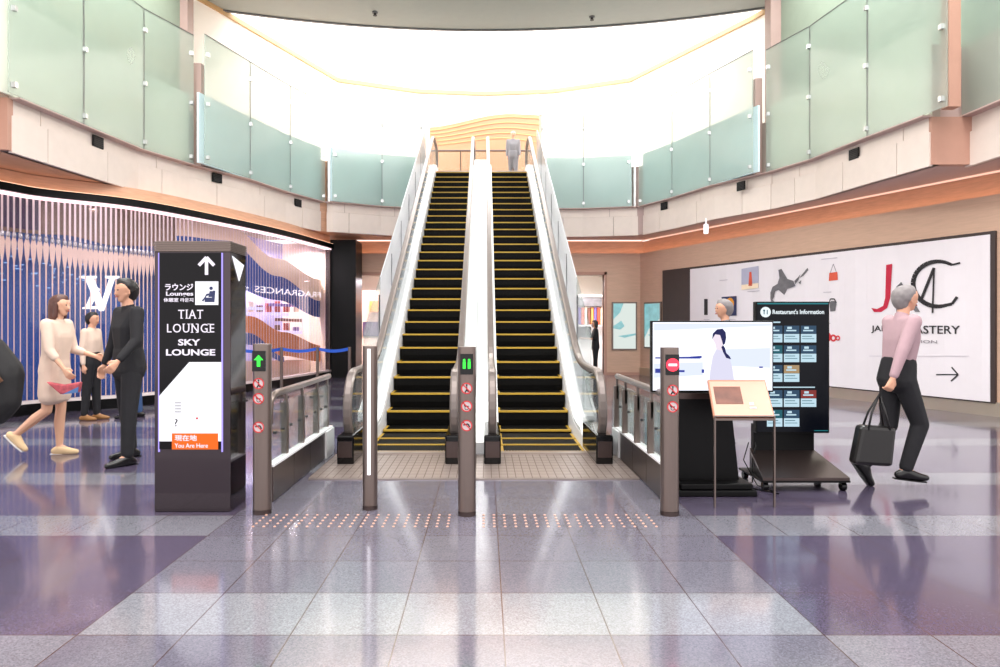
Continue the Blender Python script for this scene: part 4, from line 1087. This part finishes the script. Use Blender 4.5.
# ------------------------------------------------------------------ television and stand
tv = thing('television_stand', 'large landscape television showing a woman in white, on a black floor stand', 'television', (1.85, 5.85, 0))
tx0, tx1, tz0, tz1, ty = 1.375, 2.385, .845, 1.435, 5.62
m_ = MB(); m_.box(tx0, tx1, ty, ty+.06, tz0, tz1); m_.build('casing', 'black', tv, bevel=.006)
ft = Frame((tx0, ty, tz0), (1, 0, 0)); TW, TH = tx1-tx0, tz1-tz0
m_ = MB(); ft.rect(m_, .012, TW-.012, .014, TH-.012, 0, 0, .003); sc = m_.build('screen', 'screen_white', tv)
def sp(mname, name, polys, d=.004):
    mm = MB()
    for p in polys: ft.poly(mm, [(TW*a, TH*b_) for a, b_ in p], 0, d, .001)
    return mm.build(name, mname, sc)
sp('screen_pale', 'room_background', [[(.02, .86), (.98, .93), (.98, .96), (.02, .96)], [(.5, .38), (.97, .34), (.97, .62), (.56, .6)], [(.02, .2), (.42, .24), (.42, .42), (.02, .4)]])
sp('screen_blue', 'blue_furniture', [[(.03, .47), (.40, .47), (.40, .5), (.03, .49)], [(.32, .47), (.41, .48), (.41, .51), (.32, .5)], [(.03, .27), (.12, .27), (.12, .33), (.03, .33)], [(.2, .28), (.27, .28), (.27, .31), (.2, .31)], [(.41, .27), (.43, .27), (.43, .32), (.41, .32)], [(.88, .34), (.91, .34), (.91, .36), (.88, .36)]], .0052)
sp('screen_lilac', 'dress', [[(.47, .12), (.68, .1), (.66, .35), (.63, .52), (.59, .6), (.53, .6), (.5, .5), (.48, .3)]], .0056)
sp('screen_skin', 'face', [[(.53, .6), (.52, .68), (.5, .74), (.51, .82), (.56, .84), (.59, .76), (.58, .58)]], .006)
sp('screen_hair', 'hair', [[(.495, .74), (.5, .82), (.535, .88), (.58, .89), (.605, .84), (.61, .76), (.6, .68), (.585, .66), (.575, .72), (.56, .8), (.52, .81)], [(.585, .66), (.6, .62), (.61, .55), (.64, .5), (.65, .46), (.61, .48), (.585, .56), (.57, .63)]], .0065)
m_ = MB(); m_.prism([(1.60, 5.72, .08), (2.14, 5.72, .08), (2.06, 5.72, .84), (1.63, 5.72, .84)], (0, .12, 0)); m_.build('column', 'black', tv, bevel=.005)
m_ = MB(); m_.box(1.57, 2.22, 5.53, 6.05, 0.0, .05); m_.box(1.6, 2.19, 5.56, 6.0, .05, .1); m_.build('foot', 'black', tv, bevel=.01)
m_ = MB(); m_.box(1.62, 2.1, 5.69, 5.74, .78, .83); m_.build('speaker_bar', 'steel_dark', tv)

# ------------------------------------------------------------------ information display on a trolley
idp = thing('information_display', 'tall black portrait screen listing restaurants, on a wheeled trolley', 'display', (2.75, 6.2, 0))
ix0, ix1, iz0, iz1, iy = 2.43, 3.09, .43, 1.61, 6.1
m_ = MB(); m_.box(ix0, ix1, iy, iy+.07, iz0, iz1); m_.build('casing', 'black', idp, bevel=.005)
fi = Frame((ix0, iy, iz0), (1, 0, 0)); IW, IH = ix1-ix0, iz1-iz0
m_ = MB(); fi.rect(m_, .012, IW-.012, .012, IH-.012, 0, 0, .003); sc = m_.build('screen', 'info_bg', idp)
m_ = MB(); fi.rect(m_, .012, IW-.012, IH-.024, IH-.012, 0, .003, .001); fi.rect(m_, IW*.79, IW-.012, .02, .026, 0, .003, .001); m_.build('teal_bar', 'info_teal', sc)
m_ = MB(); fi.disc(m_, IW*.13, IH*.92, .047, 0, .003, .001); m_.build('round_emblem', 'info_text', sc)
m_ = MB(); fi.rect(m_, IW*.13-.018, IW*.13-.010, IH*.92-.02, IH*.92+.02, 0, .0045, .001); fi.rect(m_, IW*.13+.010, IW*.13+.018, IH*.92-.02, IH*.92+.02, 0, .0045, .001); fi.disc(m_, IW*.13-.014, IH*.92+.014, .009, 0, .0045, .001, 12); m_.build('cutlery_mark', 'info_teal_dark', sc)
letters("Restaurant's Information", fi, IW*.225, IH*.905, IW*.7, IH*.035, 'info_text', sc, bold=.02, d=.0032, t=.001)
letters('Terminal Restaurants', fi, IW*.06, IH*.838, IW*.27, IH*.012, 'info_text', sc, d=.0032, t=.001) if False else None
def cards(v, n, ph, skip=0):
    for k in range(n):
        u = .098+k*.152
        m2 = MB(); fi.rect(m2, u, u+.138, v, v+.075, 0, .003, .001); c_ = m2.build('card', 'info_card', sc)
        m2 = MB(); fi.rect(m2, u, u+.138, v+.077, v+.15, 0, .003, .001); m2.build('card_photo', ph[k % len(ph)], sc)
        m2 = MB()
        fi.rect(m2, u+.02, u+.11, v+.1, v+.112, 0, .0045, .001); fi.rect(m2, u+.03, u+.07, v+.12, v+.14, 0, .0045, .001); m2.build('photo_highlight', 'info_card', sc)
        m2 = MB(); fi.rect(m2, u+.01, u+.1, v+.052, v+.058, 0, .0045, .001); fi.rect(m2, u+.01, u+.12, v+.03, v+.035, 0, .0045, .001); m2.build('card_text', 'info_teal_dark', sc)
P4 = ['info_photo', 'info_photo', 'info_red', 'info_photo']
cards(IH*.69, 3, ['info_photo']*3); cards(IH*.54, 3, ['info_teal_dark', 'info_photo', 'info_photo']); cards(IH*.39, 2, ['info_photo', 'info_tan'])
cards(IH*.2, 3, ['info_photo', 'info_photo', 'info_red']); cards(IH*.05, 2, ['info_teal_dark', 'info_photo'])
m_ = MB(); fi.rect(m_, IW*.05, IW*.33, IH*.838, IH*.848, 0, .003, .001); fi.rect(m_, IW*.22, IW*.8, IH*.345, IH*.353, 0, .003, .001); m_.build('heading_line', 'info_card', sc)
m_ = MB(); m_.box(2.44, 2.99, 6.18, 6.24, .25, .5); m_.build('column', 'black', idp)
m_ = MB(); m_.prism([(2.42, 6.22, .25), (2.99, 6.22, .25), (3.07, 5.72, .09), (2.34, 5.72, .09)], (0, 0, .025)); m_.build('sloped_cover', 'steel_dark', idp)
m_ = MB(); m_.box(2.33, 3.07, 5.71, 6.25, .075, .09); m_.prism([(2.42, 6.22, .09), (2.42, 6.22, .25), (2.34, 5.74, .10)], (.02, 0, 0)); m_.prism([(2.99, 6.22, .09), (2.99, 6.22, .25), (3.06, 5.74, .10)], (-.02, 0, 0)); m_.build('base_plate', 'black', idp)
for x, y in ((2.37, 5.76), (3.03, 5.76), (2.37, 6.2), (3.03, 6.2)):
    m_ = MB(); m_.tube([(x-.02, y, .036), (x+.02, y, .036)], .036, 16); m_.box(x-.012, x+.012, y-.012, y+.012, .05, .078); m_.build('caster', 'black_gloss', idp)
cb = MB(); cb.tube([(2.3, 5.95, .01), (2.36, 6.0, .012), (2.4, 6.1, .2), (2.45, 6.15, .3), (2.46, 6.2, .35)], .006, 6); cb.tube([(2.24, 5.9, .01), (2.3, 5.75, .01), (2.42, 5.6, .01), (2.36, 5.9, .012), (2.30, 6.05, .2), (2.38, 6.14, .34)], .005, 6)
tag(cb.build('power_cable', 'black'), 'thin black cables on the floor between the two screens', 'cable')

# ------------------------------------------------------------------ small notice stand
ls = thing('notice_stand', 'slim steel notice stand with a tilted pale board, in front of the television', 'sign', (2.0, 5.3, 0))
A, B, C_, Dd = Vector((1.765, 5.24, .685)), Vector((2.235, 5.24, .685)), Vector((2.29, 5.56, .95)), Vector((1.82, 5.56, .95))
U_ = (B-A).normalized(); V_ = (Dd-A); V_ = (V_-U_*V_.dot(U_)); Nn = U_.cross(V_).normalized()
m_ = MB(); m_.prism([A, B, C_, Dd], -Nn*.02); m_.build('board', 'lectern_edge', ls)
def bp(a, b_): return A+(B-A)*a+(Dd-A)*b_
def quad(a0, a1, b0, b1, t0, th, mn, nm):
    mm = MB(); mm.prism([bp(a0, b0)+Nn*t0, bp(a1, b0)+Nn*t0, bp(a1, b1)+Nn*t0, bp(a0, b1)+Nn*t0], Nn*th); return mm.build(nm, mn, ls)
quad(.02, .98, .02, .95, .001, .004, 'lectern_top', 'notice_sheet')
quad(.07, .53, .34, .80, .006, .002, 'photo_brown', 'brown_photograph'); quad(.62, .73, .22, .26, .006, .002, 'print_pale', 'small_text'); quad(.63, .7, .30, .38, .006, .002, 'print_pale', 'small_logo')
quad(0, 1, 0, .03, .001, .012, 'steel_dark', 'lower_lip')
for p in (A, B):
    m_ = MB(); m_.box(p.x-.011 if p is B else p.x, p.x if p is B else p.x+.011, p.y-.01, p.y+.012, 0, p.z+.005); m_.build('leg', 'steel', ls)
m_ = MB(); m_.box(A.x, B.x, A.y-.008, A.y+.008, A.z-.02, A.z-.004); m_.build('crossbar', 'steel', ls)


# ------------------------------------------------------------------ people
def remesh(mb, name, mname, parent, vox, sm=3):
    off = wloc(parent)
    me = bpy.data.meshes.new('tmp'); me.from_pydata([Vector(v)-off for v in mb.v], [], mb.f)
    bm = bmesh.new(); bm.from_mesh(me); bmesh.ops.recalc_face_normals(bm, faces=bm.faces); bm.to_mesh(me); bm.free()
    o = bpy.data.objects.new('tmp', me); COL.objects.link(o)
    r = o.modifiers.new('r', 'REMESH'); r.mode = 'VOXEL'; r.voxel_size = vox
    s_ = o.modifiers.new('s', 'SMOOTH'); s_.factor = .5; s_.iterations = sm
    dg = bpy.context.evaluated_depsgraph_get(); m2 = bpy.data.meshes.new_from_object(o.evaluated_get(dg))
    bpy.data.objects.remove(o, do_unlink=True); bpy.data.meshes.remove(me)
    m2.name = name; m2.materials.clear(); m2.materials.append(M[mname]); m2.shade_smooth()
    o = bpy.data.objects.new(name, m2); COL.objects.link(o); o.parent = parent
    return o

def human(label, x, y, yaw, H=1.68, legs=((5, 0, 0), (-5, 0, 0)), arms=((5, 6, 10), (-5, 6, 10)), lean=0, headyaw=0, spread=0,
          hair='hair_black', hairlen=0, skin='skin', top='cloth_black', sleeve='long', bottom='cloth_black', btype='trousers', shoes='shoe_black', vox=.011, z0=0, hem=None, mask=False, curl=25):
    k = H/1.7
    t = thing('person', label, 'person', (x, y, z0))
    cy_, sy_ = math.cos(R(yaw)), math.sin(R(yaw))
    J = {}
    hipz = .90
    def leg(s_, f, kn, fp):
        h = Vector((0, .088*s_, 0)); kn_ = h+Vector((math.sin(R(f)), (-.005+spread)*s_, -math.cos(R(f))))*.425
        an = kn_+Vector((math.sin(R(f-kn)), spread*.7*s_, -math.cos(R(f-kn))))*.415
        fd = Vector((math.cos(R(fp)), 0.06*s_, -math.sin(R(fp)))); dn = Vector((-math.sin(R(fp)), 0, -math.cos(R(fp))))
        ball = an+dn*.055+fd*.11; toe = an+dn*.06+fd*.18; heel = an+dn*.05-fd*.055
        return dict(hip=h, knee=kn_, ank=an, ball=ball, toe=toe, heel=heel)
    LG = [leg(1, *legs[0]), leg(-1, *legs[1])]
    mn = min(min(g['toe'].z-.024, g['heel'].z-.032) for g in LG); dz = -mn
    for g in LG:
        for q in g: g[q] = g[q]+Vector((0, 0, dz))
    hz = dz
    ln = R(lean)
    def tor(px_, py_, pz): # torso point relative to hips with lean
        return Vector((px_*math.cos(ln)+pz*math.sin(ln), py_, hz+pz*math.cos(ln)-px_*math.sin(ln)))
    def arm(s_, f, ab, el):
        sh = tor(0, .175*s_, .50)
        up = Vector((math.sin(R(f)), math.sin(R(ab))*s_, -math.cos(R(f))*math.cos(R(ab)))).normalized()
        e = sh+up*.285
        fo = Vector((math.sin(R(f+el)), math.sin(R(ab*.3))*s_, -math.cos(R(f+el)))).normalized()
        w_ = e+fo*.25
        return dict(sh=sh, el=e, wr=w_, fo=fo)
    AR = [arm(1, *arms[0]), arm(-1, *arms[1])]
    def Wd(v): v = Vector(v)*k; return Vector((x+v.x*cy_-v.y*sy_, y+v.x*sy_+v.y*cy_, z0+v.z))
    def hull(mb, *balls): mb.hull([(Wd(c), r*k) for c, r in balls])
    body = MB()
    # torso
    def torso(mb, g, low=True):
        if g: low = bool(hem) or top == 'cloth_black'
        hull(mb, (tor(0, .14, .485), .052+g), (tor(0, -.14, .485), .052+g), (tor(.01, .085, .36), .088+g), (tor(.01, -.085, .36), .088+g))
        hull(mb, (tor(.01, .085, .36), .088+g), (tor(.01, -.085, .36), .088+g), (tor(0, .06, .17), .085+g), (tor(0, -.06, .17), .085+g))
        if low: hull(mb, (tor(0, .06, .17), .085+g), (tor(0, -.06, .17), .085+g), (tor(-.01, .075, .0), .092+g), (tor(-.01, -.075, .0), .092+g))
    torso(body, 0)
    hc = tor(.03, 0, .70); hy = R(headyaw)
    hf = Vector((math.cos(hy), math.sin(hy), 0)); hl = Vector((-math.sin(hy), math.cos(hy), 0)); up = Vector((0, 0, 1))
    def hd(a, b_, c): return hc+hf*a+hl*b_+up*c
    hull(body, (tor(0, 0, .5), .055), (hd(-.02, 0, -.07), .05))
    hull(body, (hd(-.02, 0, .02), .082), (hd(.015, .02, .03), .07), (hd(.015, -.02, .03), .07), (hd(.03, 0, -.01), .06))
    hull(body, (hd(.035, .012, -.075), .028), (hd(.035, -.012, -.075), .028), (hd(.02, .03, -.02), .045), (hd(.02, -.03, -.02), .045))
    hull(body, (hd(.084, 0, .0), .007), (hd(.094, 0, -.026), .009), (hd(.078, 0, -.03), .012))
    for s_ in (1, -1): hull(body, (hd(-.005, .076*s_, .01), .012), (hd(-.002, .074*s_, -.025), .009))
    for g in LG:
        hull(body, (g['hip'], .082), (g['knee'], .052)); hull(body, (g['knee'], .052), (g['knee']*.65+g['ank']*.35-Vector((.012, 0, 0)), .054)); hull(body, (g['knee']*.65+g['ank']*.35-Vector((.012, 0, 0)), .054), (g['ank'], .034))
        hull(body, (g['ank'], .034), (g['heel'], .028), (g['ball'], .028)); hull(body, (g['ball'], .028), (g['toe'], .018))
    for s_, a in ((1, AR[0]), (-1, AR[1])):
        hull(body, (a['sh'], .05), (a['el'], .036)); hull(body, (a['el'], .036), (a['wr'], .024))
        fo = a['fo']; sp_ = Vector((fo.z, 0, -fo.x)).normalized()*-1   # across the palm, roughly fore-aft
        if sp_.x < 0: sp_ = -sp_
        inn = Vector((0, -s_, 0))
        p0 = a['wr']+fo*.02; p1 = a['wr']+fo*.085
        hull(body, (a['wr'], .022), (p0, .022), (p1+sp_*.027, .013), (p1-sp_*.027, .013))
        for i, (o_, L_) in enumerate(((.03, .062), (.01, .07), (-.011, .066), (-.031, .052))):
            b0 = p1+sp_*o_; c1 = R(curl); c2 = R(curl*2.2)
            m1 = b0+(fo*math.cos(c1)+inn*math.sin(c1))*L_*.5; m2 = m1+(fo*math.cos(c2)+inn*math.sin(c2))*L_*.5
            hull(body, (b0, .0095), (m1, .0088)); hull(body, (m1, .0088), (m2, .0075))
        t0 = p0+sp_*.022; t1 = t0+(sp_*.6+fo*.6+inn*.35).normalized()*.035; t2 = t1+(fo*.9+inn*.3).normalized()*.028
        hull(body, (t0, .013), (t1, .0105)); hull(body, (t1, .0105), (t2, .009))
    bo = remesh(body, 'body', skin, t, vox*.62 if vox < .015 else vox*.8, 2)
    # face
    m_ = MB()
    for s_ in (1, -1): m_.sphere(Wd(hd(.079, .031*s_, .012)), .0105*k, 0, 8, (1, 1, .7))
    m_.build('eyes', 'eye', t)
    m_ = MB(); 
    for s_ in (1, -1): m_.hull([(Wd(hd(.080, .018*s_, .034)), .0045*k), (Wd(hd(.072, .045*s_, .034)), .004*k)])
    m_.build('eyebrows', hair, t)
    if mask:
        m_ = MB(); m_.hull([(Wd(hd(.075, .03, -.03)), .02*k), (Wd(hd(.075, -.03, -.03)), .02*k), (Wd(hd(.10, 0, -.03)), .018*k), (Wd(hd(.055, 0, -.075)), .03*k)]); m_.build('face_mask', 'sign_white', t, smooth=True)
    else:
        m_ = MB(); m_.hull([(Wd(hd(.083, .016, -.052)), .006*k), (Wd(hd(.083, -.016, -.052)), .006*k), (Wd(hd(.088, 0, -.052)), .008*k)]); m_.build('mouth', 'lips', t, smooth=True)
    # hair
    hb = MB()
    hull(hb, (hd(-.035, 0, .03), .092), (hd(-.01, .015, .05), .082), (hd(-.01, -.015, .05), .082), (hd(.035, 0, .085), .042))
    hull(hb, (hd(-.05, .0, .0), .078), (hd(-.045, 0, -.04), .062))
    for s_ in (1, -1): hull(hb, (hd(-.015, .062*s_, .04), .03), (hd(-.02, .068*s_, .0), .022))
    if hairlen:
        hull(hb, (hd(-.05, .04, .0), .06), (hd(-.05, -.04, .0), .06), (hd(-.06, .05, -hairlen), .045), (hd(-.06, -.05, -hairlen), .045))
        for s_ in (1, -1): hull(hb, (hd(0, .075*s_, .02), .025), (hd(-.01, .08*s_, -hairlen*.8), .025))
    remesh(hb, 'hair', hair, t, .008 if vox < .015 else vox, 2)
    # top
    if top:
        tb = MB(); torso(tb, .018, True)
        if hem: hull(tb, (tor(0, .07, .05), .115), (tor(0, -.07, .05), .115), (tor(.02, .11, hem), .10), (tor(.02, -.11, hem), .10), (tor(-.06, 0, hem), .10))
        elif top == 'cloth_black': hull(tb, (tor(0, .07, .1), .108), (tor(0, -.07, .1), .108), (tor(0, .08, -.05), .118), (tor(0, -.08, -.05), .118))
        hull(tb, (tor(0, 0, .5), .066), (tor(0, 0, .545), .062))
        for a in AR:
            hull(tb, (a['sh'], .066), (a['el'], .052))
            if sleeve == 'long': hull(tb, (a['el'], .052), (a['wr']-a['fo']*.03, .038))
            elif sleeve == 'mid': hull(tb, (a['el'], .05), (a['el']*.6+a['wr']*.4, .045))
        remesh(tb, 'jacket' if top == 'cloth_black' and sleeve == 'long' else 'top', top, t, vox, 3)
    if btype == 'trousers':
        pb = MB(); hull(pb, (tor(0, .06, .13), .112), (tor(0, -.06, .13), .112), (tor(-.01, .08, -.02), .118), (tor(-.01, -.08, -.02), .118))
        for g in LG:
            hull(pb, (g['hip']+Vector((0, 0, 0)), .103), (g['knee'], .074)); hull(pb, (g['knee'], .074), (g['ank']+(g['knee']-g['ank'])*.06, .058))
        remesh(pb, 'trousers', bottom, t, vox, 3)
    elif btype == 'shorts':
        pb = MB(); hull(pb, (tor(0, .07, .1), .1), (tor(0, -.07, .1), .1), (tor(-.01, .08, -.02), .105), (tor(-.01, -.08, -.02), .105))
        for g in LG: hull(pb, (g['hip'], .103), (g['hip']*.7+g['knee']*.3, .095))
        remesh(pb, 'shorts', bottom, t, vox, 3)
    for g in LG:
        sb = MB(); hull(sb, (g['heel'], .036), (g['ank']-Vector((0, 0, .02)), .042), (g['ball'], .038)); hull(sb, (g['ball'], .038), (g['toe'], .027))
        sh = remesh(sb, 'shoe', shoes, t, vox*.7, 2)
        if shoes in ('shoe_black', 'shoe_tan'):
            m_ = MB(); fwd = (g['toe']-g['heel']).normalized(); dn = Vector((-fwd.z*-1, 0, -1)); dn = Vector((fwd.z, 0, -fwd.x)).normalized()
            prof = [(-.035, 0, .026), (.06, 0, .03), (.14, 0, .038), (.235, 0, .022)]
            lf = fwd.cross(dn).normalized(); o0 = g['heel']+dn*.03
            ring = [o0+fwd*a+lf*w_ for a, _, w_ in prof]+[o0+fwd*a-lf*w_ for a, _, w_ in reversed(prof)]
            m_.prism([Wd(q) for q in ring], (Wd(dn*.012)-Wd((0, 0, 0)))); m_.build('sole', 'white_metal' if shoes == 'shoe_tan' else 'black', sh)
    return t, dict(AR=AR, LG=LG, W=Wd, k=k, hz=hz, tor=tor)

# man in pink shirt walking right with a black tote
pm, I = human('person in a dusty pink shirt and black trousers walking right, carrying a black tote', 3.53, 5.82, 0, 1.64, legs=((-3, 28, 52), (20, 38, 4)), arms=((6, 7, 14), (-26, 9, 5)), lean=4,
          hair='hair_grey', top='cloth_pink', bottom='cloth_black', vox=.011, curl=45)
hnd = I['W'](I['AR'][1]['wr']+I['AR'][1]['fo']*.09)
# tote bag held in the near hand
bx, by = 3.2, 5.6
tb_ = thing('tote_bag', 'black leather tote bag hanging from the hand of the walking person in pink', 'bag', (bx, by, .32))
m_ = MB(); m_.prism([(bx-.19, by-.06, .26), (bx+.13, by-.06, .24), (bx+.17, by-.05, .56), (bx-.12, by-.05, .58)], (0, .12, 0)); m_.build('bag_body', 'leather_black', tb_, bevel=.03)
for yy in (-.045, .045):
    m_ = MB(); m_.tube([(bx-.07, by+yy, .54), (bx-.03, by+yy*.6, .68), (bx+.05, by, .83), (bx+.07, by+yy*.6, .72), (bx+.11, by+yy, .54)], .009, 8); m_.build('strap', 'leather_black', tb_, smooth=True)

# woman in beige
pw, I = human('person in a long beige top with bare legs and tan sneakers, walking right', -4.62, 7.3, 0, 1.68, legs=((2, 4, 0), (-4, 48, 38)), arms=((10, 8, 62), (12, 10, 28)), lean=3, hair='hair_brown', hairlen=.14, skin='skin_light',
          top='cloth_beige', sleeve='mid', btype='shorts', bottom='cloth_beige', shoes='shoe_tan', hem=-.27, vox=.011)
wx, wy, wz = -4.36, 7.05, .78
pc = thing('pouch', 'colourful patterned pouch held at the hip of the person in beige', 'pouch', (wx, wy, wz-.12))
m_ = MB(); m_.prism([(wx-.2, wy, wz+.03), (wx-.05, wy, wz-.1), (wx+.14, wy, wz-.08), (wx+.16, wy, wz+.03), (wx-.02, wy, wz+.0)], (0, .06, 0)); m_.build('pouch_body', 'pouch_print', pc, bevel=.015)
m_ = MB(); m_.prism([(wx-.02, wy-.012, wz-.1), (wx+.14, wy-.012, wz-.08), (wx+.15, wy-.012, wz-.02)], (0, .012, 0)); m_.build('blue_corner', 'pouch_blue', pc)

# man in black
human('person in a black suit standing by the sign pillar, turned to the left', -3.66, 6.98, 232, 1.83, spread=.14, legs=((8, 3, 0), (-6, 3, 0)), arms=((10, 18, 34), (4, 18, 14)), hair='hair_black', top='cloth_black', bottom='cloth_black', vox=.012)
# person partly out of frame with a big black bag
human('person cut off by the left edge, in black with reddish shoes', -4.98, 6.2, 190, 1.66, legs=((10, 6, 0), (-8, 14, 10)), arms=((10, 10, 20), (-5, 10, 20)), top='cloth_black', bottom='cloth_black', shoes='red_cloth', hair='hair_black', vox=.014)
gx, gy = -4.36, 6.1
bg_ = thing('shoulder_bag', 'bulging black bag at the left edge of the picture', 'bag', (gx, gy, .5))
m_ = MB(); m_.hull([((gx-.05, gy, .66), .17), ((gx+.02, gy+.03, .95), .17), ((gx-.08, gy, 1.18), .13), ((gx+.07, gy, .72), .12)]); remesh(m_, 'bag_body', 'bag_fabric', bg_, .014, 4)
m_ = MB(); m_.hull([((gx-.02, gy-.02, 1.12), .14), ((gx-.12, gy, 1.22), .09), ((gx+.03, gy, 1.0), .13)]); remesh(m_, 'bag_flap', 'bag_tan', bg_, .014, 3) if False else None
m_ = MB(); m_.tube([(gx-.16, gy-.05, 1.2), (gx-.02, gy-.17, 1.12), (gx+.05, gy-.18, 1.02), (gx+.12, gy-.14, .9)], .02, 8); m_.build('tan_trim', 'bag_tan', bg_, smooth=True)
m_ = MB(); m_.tube([(gx+.02, gy-.1, 1.1), (gx-.18, gy-.08, 1.32), (gx-.33, gy, 1.40)], .018, 8); m_.build('strap', 'bag_fabric', bg_, smooth=True)

# people behind
human('person in black with tan shoes, standing behind the beige walker and the suit', -5.82, 10.05, 0, 1.55, legs=((4, 2, 0), (-3, 2, 0)), hair='hair_black', top='cloth_beige', bottom='cloth_black', shoes='shoe_brown', vox=.018)
human('person in blue jeans standing behind the black suit, legs showing', -5.32, 10.3, 200, 1.55, hair='hair_black', top='cloth_grey', bottom='cloth_denim', vox=.018)
human('person in black with a white mask, standing in the right doorway reading', 3.02, 18.6, 180, 1.5, legs=((2, 0, 0), (-2, 0, 0)), arms=((20, 5, 75), (20, 5, 75)), hair='hair_black', hairlen=.1, top='cloth_black', sleeve='short', bottom='cloth_black', vox=.022, mask=True)
human('grey haired person walking behind the television, only the head showing', 2.83, 8.0, 180, 1.66, legs=((4, 2, 0), (-3, 2, 0)), hair='hair_grey', top='cloth_grey', bottom='cloth_black', vox=.018)
human('person in grey standing at the top of the right escalator', .83, 20.0, 270, 1.5, hair='hair_grey', top='cloth_grey', bottom='cloth_grey', vox=.022, z0=ZF)
